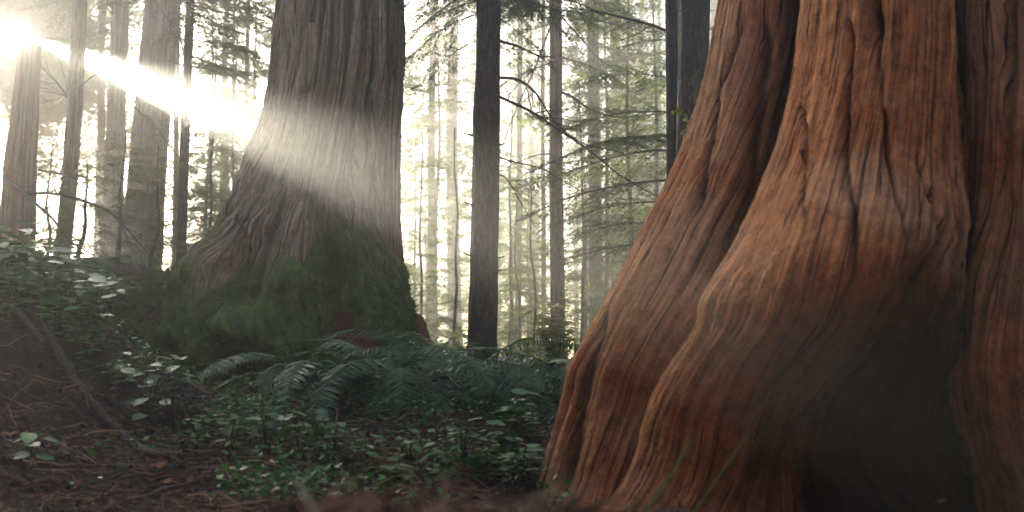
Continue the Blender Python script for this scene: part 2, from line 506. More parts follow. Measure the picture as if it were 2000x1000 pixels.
def giant_disp(TH, Z, S, cth):
    up = sstep(1.55, 2.5, Z)
    c = TH
    w = (1 - up)
    cr1 = cracks_disp(c, Z, 24, 21, 0, 2 * math.pi, 0.20, 0.040, 0.09) * (0.32 + 0.68 * up)
    d = cr1 * 1.0
    d += cracks_disp(c, Z, 60, 22, 0, 2 * math.pi, 0.03, 0.02, 0.08) * (0.2 + 0.8 * up)
    # bark plates standing proud at different depths
    pl = np.round(vnoise(c * 5.0 + 0.35 * vnoise(Z * 0.8, c * 0.6, 0, 8), Z * 0.25, 0, 31) * 3) / 3
    d += 0.07 * pl * up
    d += 0.05 * fbm(c * 3.0, Z * 0.7, 0, 3, 41) * up
    # roots and burls low down: (u, v, sigma theta, sigma z, amp)
    for u, v, st, sz, amp in [(520, 640, 0.26, 0.20, 0.46), (430, 690, 0.22, 0.22, 0.24), (610, 560, 0.16, 0.40, 0.10), (735, 640, 0.18, 0.34, 0.22), (770, 700, 0.14, 0.2, 0.14),
                              (690, 690, 0.12, 0.24, -0.32), (450, 480, 0.13, 0.6, 0.12), (525, 500, 0.10, 0.6, -0.12), (680, 560, 0.10, 0.35, -0.11), (385, 560, 0.12, 0.4, 0.12),
                              (575, 700, 0.25, 0.25, 0.2), (455, 715, 0.20, 0.15, -0.5), (745, 468, 0.12, 0.10, 0.04), (600, 470, 0.09, 0.22, 0.07)]:
        p = P(u, v, 8.4)
        zc = p[2]
        k = np.argmin(np.abs(Z[:, 0] - zc))
        rw = GR[k]
        f = np.clip((p[0] - (rw[1] + rw[2]) / 2) / ((rw[2] - rw[1]) / 2), -0.98, 0.98)
        tc = math.acos(f)
        d += amp * np.exp(-((TH - tc) / st) ** 2 - ((Z - zc) / sz) ** 2)
    d += w * ((0.15 * fbm(c * 3.4, Z * 1.8, 0, 4, 51) * (0.35 + 0.65 * sstep(0.35, 0.9, c) * sstep(2.9, 2.4, c))) + 0.035 * fbm(c * 14, Z * 5, 0, 3, 52))
    d += 0.006 * fbm(c * 40, Z * 12, 0, 3, 53)
    moss = sstep(1.80, 0.85, Z + 0.42 * fbm(c * 3, Z * 1.2, 0, 4, 61) + 0.12 * np.cos(TH) + 2.2 * np.minimum(cr1 + 0.02, 0) * -1)
    moss = moss * (0.95 + 0.35 * fbm(c * 5, Z * 3, 0, 3, 62))
    px, pz = P(688, 650, 8.0)[0], P(688, 650, 8.0)[2]
    k2 = (GR[np.argmin(np.abs(Z[:, 0] - pz))])
    tr = math.acos(np.clip((px - (k2[1] + k2[2]) / 2) / ((k2[2] - k2[1]) / 2), -1, 1))
    rn = 0.45 * fbm(c * 9, Z * 6, 0, 3, 63)
    rot = sstep(1.15, 0.75, np.sqrt(((TH - tr) / 0.13) ** 2 + ((Z - pz) / 0.22) ** 2) + rn)
    pr = P(815, 680, 8.8)
    rot = np.maximum(rot, 0.8 * sstep(1.2, 0.7, np.sqrt(((TH - 0.25) / 0.35) ** 2 + ((Z - pr[2] + 0.1) / 0.2) ** 2) + rn))
    return d, dict(moss=moss, rot=rot)


NR = 520
GR = smooth_poly(np.asarray(sorted(rows, key=lambda r: r[0]), float), NR)
mb = MB()
GV, GD = loft(mb, rows, 760, NR, giant_disp, 0.75)
giant_trunk = mb.build('trunk', M['cedar'], giant)

# the straight stem fused behind it
rows = edges_px([(-900, 735, 778, 0.14, 0), (0, 742, 790, 0.16, 0), (200, 738, 786, 0.17, 0), (400, 736, 781, 0.18, 0), (500, 740, 787, 0.19, 0), (600, 745, 797, 0.2, 0), (700, 750, 806, 0.22, 0), (800, 750, 812, 0.22, 0)], 9.45)


def stem_disp(TH, Z, S, cth):
    d = cracks_disp(TH, Z, 11, 71, 0, 2 * math.pi, 0.03, 0.10, 0.15) + 0.012 * fbm(TH * 3, Z * 2, 0, 4, 72)
    return d, dict(moss=0.2 * sstep(0.9, 0.5, Z), rot=0.35 * sstep(2.2, 1.2, Z))


mb = MB()
loft(mb, rows, 120, 260, stem_disp, 0.2)
mb.build('stem', M['cedar'], giant)


# mossy roots running out of the base
def root_tube(parent, pts, rad, seed, name='root', mat=None, moss=0.9, rot=0.0, sides=48, n=110, lump=0.25):
    pts = smooth_poly(pts, n)
    rad = np.interp(np.linspace(0, 1, n), np.linspace(0, 1, len(rad)), rad)
    mb = MB()
    t0 = MB()
    tube(t0, pts, rad, sides)
    V = t0.V[0]
    c = np.repeat(pts, sides, 0)
    dirv = V - c
    k = 1 + lump * fbm(V[:, 0] * 3, V[:, 1] * 3, V[:, 2] * 3, 4, seed)
    V = c + dirv * k[:, None]
    up = dirv[:, 2] / (np.linalg.norm(dirv, axis=1) + 1e-9)
    mo = moss * sstep(-0.35, 0.35, up + 0.4 * fbm(V[:, 0] * 4, V[:, 1] * 4, V[:, 2] * 4, 2, seed + 3))
    mb.add(V, t0.Q[0], t0.T[0] if t0.T else None, flow=t0.A['flow'][0][1], moss=mo, rot=np.full(len(V), rot))
    return mb.build(name, mat or M['cedar'], parent), V, dirv


ROOTV = []
for pts, rad, seed in [
    ([P(420, 560, 8.6), P(345, 580, 8.35), P(285, 592, 8.2), P(235, 625, 8.0), P(205, 690, 7.8)], [0.28, 0.20, 0.17, 0.14, 0.08], 81),
    ([P(470, 600, 8.2), P(425, 625, 7.85), P(400, 660, 7.6), P(395, 720, 7.4), P(400, 780, 7.3)], [0.26, 0.17, 0.13, 0.11, 0.06], 82),
    ([P(760, 600, 8.5), P(775, 655, 8.2), P(800, 700, 7.95), P(815, 745, 7.8), P(825, 800, 7.7)], [0.2, 0.16, 0.13, 0.10, 0.06], 83),
    ([P(790, 640, 8.9), P(825, 690, 8.8), P(850, 712, 8.75), P(885, 735, 8.7)], [0.2, 0.10, 0.06, 0.03], 84),
]:
    o, V, dv = root_tube(giant, pts, rad, seed, moss=0.3 if seed == 84 else 0.95, rot=0.75 if seed == 84 else 0.0)
    if seed != 84:
        ROOTV.append((V, dv))


# loose bark flaps
def flap(parent, pts, w, seed, thick=0.018):
    pts = smooth_poly(pts, 40)
    n = len(pts)
    wid = w * (0.6 + 0.5 * np.sin(np.linspace(0.25, 2.9, n))) * (1 + 0.15 * fbm(np.linspace(0, 4, n), 0, 0, 3, seed))
    mb = MB()
    cols = 9
    q = np.linspace(-1, 1, cols)
    bow = 0.14 * w * (1 - q ** 2)
    front = np.stack([pts[:, None, 0] + q[None] * wid[:, None] * 0.5, pts[:, None, 1] - bow[None] + 0.006 * fbm(q[None] * 6, np.linspace(0, 9, n)[:, None], 0, 3, seed), pts[:, None, 2] + 0 * q[None]], -1)
    back = front + np.array([0, thick, 0])
    V = np.concatenate([front.reshape(-1, 3), back.reshape(-1, 3)])
    Q = grid_faces(n, cols)
    Q2 = Q[:, ::-1] + n * cols
    rim = []
    idx = np.arange(n * cols).reshape(n, cols)
    loop = np.concatenate([idx[0, :], idx[1:, -1], idx[-1, ::-1][1:], idx[::-1, 0][1:-1]])
    for a, b in zip(loop, np.roll(loop, -1)):
        rim.append([b, a, a + n * cols, b + n * cols])
    fl = np.stack([V[:, 0], V[:, 2], V[:, 1]], -1)
    mb.add(V, np.vstack([Q, Q2, rim]), flow=fl, moss=np.zeros(len(V)), rot=np.zeros(len(V)))
    return mb.build('bark_flap', M['cedar'], parent)


flap(giant, [P(602, 430, 8.03), P(594, 465, 7.98), P(583, 495, 7.93), P(577, 515, 7.90)], 0.15, 1)
flap(giant, [P(612, 45, 8.42), P(604, 100, 8.42), P(592, 160, 8.40), P(575, 190, 8.42)], 0.13, 2)
flap(giant, [P(604, 180, 8.42), P(590, 260, 8.36), P(578, 340, 8.28), P(566, 385, 8.22)], 0.09, 3)


# short moss tufts over the base
def moss_tufts(parent, V, Nrm, mask, count, seed, h=0.036):
    r = np.random.default_rng(seed)
    pr = mask / mask.sum()
    k = r.choice(len(V), count, p=pr)
    p = V[k] + r.normal(0, 0.012, (count, 3))
    n = Nrm[k] + r.normal(0, 0.45, (count, 3)) + np.array([0, 0, -0.15])
    n /= np.linalg.norm(n, axis=1)[:, None]
    s = np.cross(n, r.normal(0, 1, (count, 3)))
    s /= np.linalg.norm(s, axis=1)[:, None] + 1e-9
    hh = h * r.uniform(0.5, 1.5, (count, 1))
    w = 0.0035 * r.uniform(0.6, 1.4, (count, 1))
    VV = np.stack([p - s * w, p + s * w, p + n * hh], 1).reshape(-1, 3)
    mb = MB()
    mb.add(VV, None, np.arange(count * 3).reshape(-1, 3), rnd=np.repeat(r.uniform(0, 1, count), 3))
    o = mb.build('moss', M['mossblade'], parent, smooth=False)
    o['kind'] = 'stuff'
    return o


me = giant_trunk.data
nrm = np.zeros(len(me.vertices) * 3, np.float32)
me.vertices.foreach_get('normal', nrm)
nrm = nrm.reshape(-1, 3)
mo = np.zeros(len(me.vertices), np.float32)
me.attributes['moss'].data.foreach_get('value', mo)
ro = np.zeros(len(me.vertices), np.float32)
me.attributes['rot'].data.foreach_get('value', ro)
v3 = GV.reshape(-1, 3)
msk = np.where((mo > 0.45) & (ro < 0.4) & (nrm[:, 1] < 0.35), mo, 0) * (v3[:, 2] > 0.2)
allV = np.concatenate([v3] + [a for a, b in ROOTV])
allN = np.concatenate([nrm] + [b / (np.linalg.norm(b, axis=1)[:, None] + 1e-9) for a, b in ROOTV])
allM = np.concatenate([msk / max(msk.sum(), 1)] + [0.11 * np.where(b[:, 2] > -0.01, 1.0, 0.0) / len(a) * 1.5 for a, b in ROOTV])
moss_tufts(giant, allV, allN, allM, 90000, 91)

# ---- the orange giant close by
near = thing('buttressed_cedar', (1.75, 4.4, 0.0), 'massive orange brown cedar with folded buttresses and a dark hollow, closest to the viewer', 'tree')


def near_disp(seed, ncr, depth, width, hand=(), tintf=None, lump=0.05, bumps=(), wander=0.06):
    def f(TH, Z, S, cth):
        c = TH
        d = cracks_disp(c, S * 0.8, ncr, seed, 0, 2 * math.pi, depth, width, wander)
        d += cracks_disp(c, S * 1.2, 60, seed + 5, 0, 2 * math.pi, 0.006, 0.009, 0.04)
        d += lump * fbm(c * 1.8, S * 1.1, 0, 3, seed + 7) + 0.006 * fbm(c * 9, S * 1.2, 0, 4, seed + 8) + 0.0028 * fbm(c * 42, S * 5, 0, 3, seed + 9) + 0.003 * fbm(c * 30, S * 40, 0, 2, seed + 10)
        tint = np.zeros_like(TH)
        for pts, w, dep in hand:                     # cracks by hand: (z, across -1..1)
            zz = np.array([p[0] for p in pts])
            ff = np.array([p[1] for p in pts])
            o = np.argsort(zz)
            fc = np.interp(Z, zz[o], ff[o])
            tc = np.arccos(np.clip(fc, -0.999, 0.999)) + 0.02 * vnoise(Z * 6, seed, 0, 3) + 0.012 * vnoise(Z * 23, seed, 0, 4)
            win = sstep(zz.min() - 0.06, zz.min() + 0.1, Z) * sstep(zz.max() + 0.06, zz.max() - 0.1, Z)
            g = np.exp(-(np.abs(TH - tc) / w) ** 1.5) * win
            d -= dep * g
            tint = np.maximum(tint, 0.75 * np.exp(-(np.abs(TH - tc) / (w * 0.7)) ** 2) * win)
        for zc, fc, st, sz, amp in bumps:
            d += amp * np.exp(-((TH - math.acos(fc)) / st) ** 2 - ((Z - zc) / sz) ** 2)
        if tintf is not None:
            tint = np.maximum(tint, tintf(TH, Z, S))
            d += 0.05 * np.clip(tint, 0, 1) * fbm(c * 7, S * 5, 0, 4, seed + 15)
        return d, dict(tint=tint)
    return f


def frac(rws, u, v, Y):
    p = P(u, v, Y)
    rr = smooth_poly(np.asarray(sorted(rws, key=lambda r: r[0]), float), 200)
    k = np.argmin(np.abs(rr[:, 0] - p[2]))
    return p[2], float(np.clip((p[0] - (rr[k, 1] + rr[k, 2]) / 2) / ((rr[k, 2] - rr[k, 1]) / 2), -0.97, 0.97))


# core trunk
core_rows = [(-0.3, 0.75, 3.6, 5.45, 0.8), (0.4, 0.8, 3.4, 5.45, 0.8), (0.9, 0.95, 3.3, 5.45, 0.82), (1.6, 1.2, 3.3, 5.45, 0.85), (2.6, 1.3, 3.3, 5.4, 0.85), (5, 1.4, 3.3, 5.3, 0.75), (9, 1.7, 2.8, 5.1, 0.6)]
mb = MB()
loft(mb, core_rows, 200, 240, near_disp(101, 16, 0.06, 0.05, tintf=lambda TH, Z, S: sstep(0.9, 0.2, Z)), 0.9)  # lower core painted near-black to stand for shade in the hollow
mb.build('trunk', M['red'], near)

# far buttress, in focus
A_px = [(-700, 1470, 1800, 0.30, 0.25), (-250, 1442, 1780, 0.32, 0.2), (0, 1410, 1760, 0.34, 0.15), (130, 1385, 1750, 0.35, 0.12), (260, 1342, 1725, 0.36, 0.08), (360, 1298, 1700, 0.37, 0.05), (450, 1250, 1670, 0.38, 0.02), (560, 1198, 1610, 0.38, 0),
        (650, 1150, 1550, 0.36, 0), (720, 1117, 1510, 0.34, 0.05), (780, 1104, 1480, 0.32, 0.12), (850, 1083, 1450, 0.31, 0.17), (950, 1050, 1410, 0.31, 0.2), (1050, 1010, 1390, 0.36, 0), (1150, 980, 1380, 0.36, 0)]
A = edges_px(A_px, 4.35)
hand = []
for pts, w, dep in [([(1575, -60), (1555, 100), (1528, 240), (1490, 360), (1455, 470), (1420, 560)], 0.26, 0.17), ([(1502, 0), (1490, 150), (1470, 260), (1455, 420), (1440, 520)], 0.10, 0.07),
                    ([(1478, 0), (1420, 150), (1385, 300), (1360, 420)], 0.05, 0.03),
                    ([(1385, 360), (1388, 385)], 0.07, 0.05), ([(1310, 410), (1296, 440)], 0.05, 0.05),
                    ([(1190, 600), (1150, 720), (1135, 800), (1120, 900), (1095, 990)], 0.16, 0.06)]:
    hand.append(([frac(A, u, v, 4.05) for u, v in pts], w, dep))
mb = MB()
loft(mb, A, 420, 460, near_disp(111, 20, 0.022, 0.022, hand, lump=0.02), 0.42)
mb.build('buttress', M['red'], near)

# middle buttress, nearest, with the overhanging side of the hollow
B_px = [(-700, 1640, 1830, 0.34, 0.3), (-250, 1612, 1850, 0.36, 0.22), (0, 1584, 1840, 0.38, 0.15), (130, 1565, 1845, 0.39, 0.12), (250, 1535, 1850, 0.40, 0.1), (350, 1498, 1856, 0.42, 0.08), (450, 1450, 1864, 0.48, -0.06), (520, 1412, 1872, 0.52, -0.12),
        (580, 1385, 1878, 0.53, -0.10), (640, 1362, 1872, 0.50, -0.04), (720, 1300, 1868, 0.44, 0.10), (810, 1255, 1866, 0.40, 0.22), (880, 1238, 1872, 0.39, 0.29), (940, 1214, 1880, 0.39, 0.33), (1000, 1172, 1890, 0.40, 0.33), (1080, 1120, 1900, 0.42, 0.3), (1200, 1060, 1910, 0.45, 0.3)]
B = edges_px(B_px, 3.75)
hand = []
for pts, w, dep in [([(1733, -300), (1735, 0), (1736, 60)], 0.075, 0.13), ([(1737, 50), (1741, 160), (1738, 300), (1728, 400), (1720, 480)], 0.024, 0.045),
                    ([(1694, 0), (1690, 120), (1672, 260), (1640, 420), (1612, 560), (1560, 690), (1490, 800)], 0.030, 0.045),
                    ([(1800, 280), (1795, 360), (1810, 440), (1815, 500)], 0.03, 0.03), ([(1615, 150), (1590, 330), (1560, 450)], 0.03, 0.018)]:
    hand.append(([frac(B, u, v, 3.4) for u, v in pts], w, dep))
bumps = [(*frac(B, 1395, 590, 3.5), 0.35, 0.12, 0.05), (*frac(B, 1790, 560, 3.4), 0.25, 0.10, -0.10), (*frac(B, 1500, 720, 3.4), 0.2, 0.15, 0.03), (*frac(B, 1760, 860, 3.5), 0.85, 0.42, -0.42), (*frac(B, 1620, 990, 3.5), 0.5, 0.3, -0.3)]


def hollow_shade(TH, Z, S):
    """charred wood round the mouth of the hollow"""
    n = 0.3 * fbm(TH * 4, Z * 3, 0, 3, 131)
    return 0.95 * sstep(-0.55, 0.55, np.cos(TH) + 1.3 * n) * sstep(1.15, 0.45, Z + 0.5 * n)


mb = MB()
loft(mb, B, 460, 480, near_disp(121, 10, 0.012, 0.018, hand, tintf=hollow_shade, lump=0.018, bumps=bumps), 0.45)
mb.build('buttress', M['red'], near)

# third buttress at the picture's edge
C_px = [(-700, 1925, 2250, 0.36, 0.2), (-200, 1918, 2280, 0.38, 0.1), (0, 1914, 2300, 0.4, 0.05), (250, 1924, 2330, 0.4, 0), (400, 1915, 2350, 0.4, 0), (520, 1896, 2360, 0.42, 0), (640, 1876, 2370, 0.42, 0), (720, 1876, 2380, 0.40, 0), (800, 1886, 2390, 0.38, 0.05), (900, 1904, 2400, 0.38, 0.1), (1000, 1924, 2420, 0.40, 0.1), (1200, 1940, 2450, 0.42, 0.1)]
C = edges_px(C_px, 3.8)
hand = [([frac(C, 1972, v, 3.5) for v in (-200, 0, 110)], 0.06, 0.09), ([frac(C, u, v, 3.6) for u, v in ((1945, 0), (1945, 200), (1940, 380))], 0.03, 0.04)]
mb = MB()
loft(mb, C, 300, 400, near_disp(141, 18, 0.020, 0.03, hand, lump=0.05, tintf=lambda TH, Z, S: 0.5 * sstep(0.6, 0.1, Z) * sstep(-0.5, -0.95, np.cos(TH))), 0.45)  # foot on the hollow's side darkened, shade put into the colour
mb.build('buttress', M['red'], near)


# ------------------------------------------------------------------ conifers
def bough(L, seed, twigs=24, leaf=0.05, lw=0.013, droop=0.22, spread=0.40):
    """Flat drooping spray along +X: returns leaf verts/quads/rnd and wood verts/quads."""
    r = np.random.default_rng(seed)
    LV, LR = [], []
    wood = MB()

    def axis(t):
        return np.stack([L * t, 0.04 * L * np.sin(5 * t + seed), L * (0.10 * t - droop * t * t)], -1)

    ax = axis(np.linspace(0, 1, 8))
    tube(wood, ax, np.linspace(0.012 * L ** 0.5, 0.003, 8), 3)

    def leaves(p0, d, l, nrm):
        nn = max(2, int(l / (leaf * 0.55)))
        for i in range(nn):
            t = (i + r.uniform(0, 0.8)) / nn
            p = p0 + d * l * t + np.array([0, 0, -0.25 * l * t * t])
            for sd in (-1, 1):
                if r.uniform() < 0.12:
                    continue
                side = np.cross(nrm, d) * sd
                q = d * r.uniform(0.5, 0.9) + side * r.uniform(0.6, 1.0) + nrm * r.uniform(-0.35, 0.25)
                q /= np.linalg.norm(q)
                ll = leaf * r.uniform(0.6, 1.25) * (1 - 0.35 * t)
                w = np.cross(q, nrm)
                w = w / (np.linalg.norm(w) + 1e-9) + nrm * r.uniform(-0.4, 0.4)
                w *= lw * 0.5
                LV.append(np.stack([p, p + q * ll * 0.45 + w, p + q * ll, p + q * ll * 0.45 - w]))
                LR.append(r.uniform(0, 1))

    for k in range(twigs):
        t = 0.10 + 0.9 * (k + r.uniform(0, 0.9)) / twigs
        p0 = axis(np.array(min(t, 1.0)))
        sd = 1 if k % 2 else -1
        ang = r.uniform(0.7, 1.2) * (1 - 0.45 * t)
        d = np.array([math.cos(ang), sd * math.sin(ang), r.uniform(-0.30, 0.10)])
        d /= np.linalg.norm(d)
        l = L * spread * (1.05 - 0.75 * t) * r.uniform(0.55, 1.15)
        nrm = np.array([r.uniform(-0.2, 0.2), r.uniform(-0.2, 0.2), 1.0])
        nrm /= np.linalg.norm(nrm)
        tt = np.linspace(0, 1, 4)[:, None]
        tube(wood, p0 + d * l * tt + np.array([0, 0, -0.25 * l]) * tt ** 2, np.linspace(0.004, 0.0015, 4), 3)
        leaves(p0, d, l, nrm)
        for j in range(int(l / (leaf * 2.4))):
            tj = r.uniform(0.15, 0.9)
            pj = p0 + d * l * tj + np.array([0, 0, -0.25 * l * tj * tj])
            sj = 1 if j % 2 else -1
            dj = d * 0.65 + np.cross(nrm, d) * sj * 0.75 + np.array([0, 0, r.uniform(-0.3, 0.05)])
            dj /= np.linalg.norm(dj)
            leaves(pj, dj, l * r.uniform(0.22, 0.42), nrm)
    LVa = np.concatenate(LV)
    return LVa, np.arange(len(LVa)).reshape(-1, 4), np.repeat(np.array(LR), 4), np.concatenate(wood.V), np.concatenate([q + o for q, o in zip(wood.Q, [0] * len(wood.Q))]), wood


FINE = [bough(1.5, 200 + k, 30, 0.05, 0.017, 0.18 + 0.04 * k) for k in range(3)]
MID = [bough(1.6, 210 + k, 22, 0.09, 0.034, 0.16 + 0.05 * k) for k in range(3)]
COARSE = [bough(1.8, 220 + k, 20, 0.15, 0.065, 0.15 + 0.05 * k) for k in range(3)]


VEIL = [bough(1.6, 230 + k, 26, 0.13, 0.065, 0.16 + 0.05 * k) for k in range(3)]


def xf(V, org, yaw, pitch, s, roll=0.0):
    """Place a bough: roll about its axis, pitch up, yaw, scale, move."""
    cr, sr = math.cos(roll), math.sin(roll)
    cp, sp = math.cos(pitch), math.sin(pitch)
    cy, sy = math.cos(yaw), math.sin(yaw)
    x, y, z = V[:, 0] * s, V[:, 1] * s, V[:, 2] * s
    y, z = y * cr - z * sr, y * sr + z * cr
    x, z = x * cp - z * sp, x * sp + z * cp
    x, y = x * cy - y * sy, x * sy + y * cy
    return np.stack([x, y, z], -1) + org


def add_bough(leaf_mb, wood_mb, tpl, org, yaw, pitch=0.1, s=1.0, roll=0.0, rshift=0.0):
    LV, LQ, LR, WV, WQ, wm = tpl
    leaf_mb.add(xf(LV, org, yaw, pitch, s, roll), LQ, rnd=np.clip(LR * 0.7 + 0.15 + rshift, 0, 1))
    if wood_mb is not None:
        Qs = np.concatenate([q for q in wm.Q])
        Ts = np.concatenate([t for t in wm.T]) if wm.T else None
        W = xf(np.concatenate(wm.V), org, yaw, pitch, s, roll)
        wood_mb.add(W, Qs, Ts, flow=W * 0.3)


def crown_mesh(name, H, hb, rad, n, tpls, seed, shape=0.8):
    """A conifer crown from height hb to H round the z axis."""
    r = np.random.default_rng(seed)
    lm, wm = MB(), None
    for k in range(n):
        t = (k + r.uniform(0, 1)) / n
        z = hb + (H - hb) * t
        rr = rad * (1 - t) ** shape * r.uniform(0.6, 1.15) + 0.25
        tp = tpls[r.integers(len(tpls))]
        L = tp[0][:, 0].max()
        add_bough(lm, wm, tp, np.array([0, 0, z]), r.uniform(0, 2 * math.pi), r.uniform(-0.15, 0.25), rr / L, r.uniform(-0.4, 0.4), r.uniform(-0.18, 0.18))
    return lm.mesh(name, smooth=False)


def trunk_mb(base, top, r0, r1, seed, nseg=90, sides=40, rough=0.12, cr=14, depth=0.07, flare=0.5, bend=0.03):
    """Tapered, slightly bent trunk from base to top with furrowed bark."""
    base, top = np.asarray(base, float), np.asarray(top, float)
    t = np.linspace(0, 1, nseg) ** 1.4
    ln = np.linalg.norm(top - base)
    wob = np.stack([fbm(t * 3, seed, 0, 2, seed), fbm(t * 3, seed + 9, 0, 2, seed + 1), 0 * t], -1) * bend * np.sin(t * math.pi)[:, None] * 2
    c = base + (top - base) * t[:, None] + wob
    rr = r0 + (r1 - r0) * t + r0 * flare * np.exp(-t * ln / (r0 * 2.2))
    th = np.linspace(0, 2 * math.pi, sides, endpoint=False)
    TH, T = np.meshgrid(th, t)
    S = T * ln
    d = cracks_disp(TH, S, cr, seed, 0, 2 * math.pi, depth, 0.10, 0.25) + rough * 0.25 * fbm(np.cos(TH) * 3, np.sin(TH) * 3, S * 2.2, 4, seed + 3)
    k = rr[:, None] * (1 + d)
    V = c[:, None] + np.stack([np.cos(TH) * k, np.sin(TH) * k, 0 * k], -1)
    flow = np.stack([TH * r0, S, 0 * S], -1).reshape(-1, 3)
    mb = MB()
    mb.add(V, grid_faces(nseg, sides, True), flow=flow)
    return mb, c, rr


def px_trunk(root, ub, vb, ut, wpx, Y, H, mat, seed, sides=36, taper=0.55, flare=0.35, **kw):
    """Trunk whose axis passes pixels (ub, vb) and (ut, 0) at distance Y, from the ground up to height H."""
    a, b = P(ub, vb, Y), P(ut, 0, Y)
    d = (b - a) / (b[2] - a[2])
    g = gz(a[0], Y)
    base = a + d * (g - 0.15 - a[2])
    top = a + d * (H - a[2])
    r0 = wpx * 0.5 * Y / FPX * 1.04
    root.location = [float(c) for c in base + np.array([0, 0, 0.15])]
    mb, c, rr = trunk_mb(base, top, r0, r0 * taper, seed, sides=sides, flare=flare, **kw)
    mb.build('trunk', mat, root)
    return base, top, r0, c, rr


def bare_branch(parent, pts, r0, seed, subs=8, sublen=0.5, name='branch', mat=None, jag=0.0):
    r = np.random.default_rng(seed)
    p = smooth_poly(pts, 26)
    if jag:
        p[1:-1] += r.normal(0, jag, (24, 3))
    mb = MB()
    tube(mb, p, np.linspace(r0, r0 * 0.28, len(p)), 6)
    ln = np.linalg.norm(p[-1] - p[0])
    for k in range(subs):
        t = r.uniform(0.12, 0.95)
        i = int(t * 25)
        d = p[min(i + 1, 25)] - p[i - 1]
        d /= np.linalg.norm(d) + 1e-9
        s = d * r.uniform(0.3, 0.9) + r.normal(0, 0.55, 3) * np.array([1, 0.7, 0.8]) + np.array([0, 0, -0.15])
        s /= np.linalg.norm(s)
        l = sublen * r.uniform(0.4, 1.2) * (1.1 - 0.6 * t)
        tt = np.linspace(0, 1, 7)[:, None]
        q = p[i] + s * l * tt + r.normal(0, 0.12 * l, 3) * tt ** 2 + r.normal(0, 0.02 * l, (7, 3)) * tt
        rs = r0 * (1 - 0.6 * t) * 0.42
        tube(mb, q, np.linspace(rs, rs * 0.4, 7), 4)
        for j in range(2):
            m = r.integers(2, 6)
            s2 = s * 0.7 + r.normal(0, 0.5, 3)
            s2 /= np.linalg.norm(s2)
            tube(mb, q[m] + s2 * l * 0.4 * np.linspace(0, 1, 5)[:, None] + r.normal(0, 0.01, (5, 3)), np.linspace(rs * 0.5, rs * 0.25, 5), 3)
    return mb.build(name, mat or M['twig'], parent)


def px_line(seq, Y, dY=0.0):
    n = len(seq)
    return [P(u, v, Y + dY * k / max(n - 1, 1)) for k, (u, v) in enumerate(seq)]


def leafy(parent, specs, tpls, name='crown', rshift=0.0, mat=None):
    """specs: (u, v, Y, yaw, pitch, scale, roll): boughs of one tree as one foliage mesh plus its limbs."""
    lm, wm = MB(), MB()
    r = np.random.default_rng(len(specs) + int(specs[0][0]))
    for (u, v, Y, yaw, pitch, s, roll) in specs:
        add_bough(lm, wm, tpls[r.integers(len(tpls))], P(u, v, Y), yaw, pitch, s, roll, rshift + r.uniform(-0.12, 0.12))
    o = lm.build(name, mat or M['hemleaf'], parent, smooth=False)
    wm.build('limb', M['twig'], parent)
    return o


def tree(name, label, cat='tree', group=None):
    return thing(name, (0, 0, 0), label, cat, group)


PI = math.pi
# --- hemlock standing between the giants
t = tree('hemlock_tree', 'straight dark hemlock trunk standing between the two giant cedars, behind the ferns')
px_trunk(t, 942, 740, 949, 54, 9.2, 17, M['hem'], 301, sides=90, nseg=260, cr=18, depth=0.07, rough=0.30, flare=0.25, bend=0.02)
for k, (v, sd) in enumerate([(265, -1), (285, 1), (500, -1), (505, 1), (530, 1), (690, -1), (400, -1)]):
    e = 919 if sd < 0 else 974
    bare_branch(t, px_line([(e - sd * 6, v), (e + sd * 7, v - 3), (e + sd * 13, v - 5)], 9.05), 0.010, 310 + k, 0, name='branch_stub')
bare_branch(t, px_line([(968, 78), (1010, 90), (1050, 108), (1085, 112)], 9.2, 0.3), 0.015, 321, 9, 0.5)
bare_branch(t, px_line([(968, 152), (1010, 155), (1045, 180), (1085, 240), (1140, 280), (1215, 298)], 9.2, -0.4), 0.014, 322, 12, 0.5)
bare_branch(t, px_line([(968, 186), (1000, 200), (1045, 222), (1085, 250), (1120, 272), (1165, 305), (1215, 345), (1285, 385)], 9.1, -0.6), 0.016, 323, 16, 0.55)
bare_branch(t, px_line([(968, 305), (1000, 315), (1060, 330), (1110, 360), (1190, 400)], 9.2, 0.3), 0.009, 324, 10, 0.5)
bare_branch(t, px_line([(968, 340), (990, 350), (1020, 400), (1050, 450)], 9.2, 0.3), 0.008, 325, 9, 0.4)
leafy(t, [(925, -60, 9.2, PI * 0.95, -0.35, 0.75, 0.2), (920, -20, 9.3, PI * 0.88, -0.5, 0.62, -0.4), (925, 30, 9.1, PI * 1.05, -0.55, 0.58, 0.3), (965, -60, 9.2, 0.1, -0.4, 0.72, -0.3),
          (965, -20, 9.0, -0.2, -0.55, 0.6, 0.5), (968, 30, 9.3, 0.3, -0.55, 0.5, 0.2), (968, 90, 9.2, 0.0, -0.5, 0.4, 0.9), (915, 90, 9.3, PI, -0.6, 0.45, 0.5), (945, -160, 9.2, PI, -0.3, 1.0, 0), (945, -150, 9.2, 0, -0.3, 1.0, 0)], FINE)

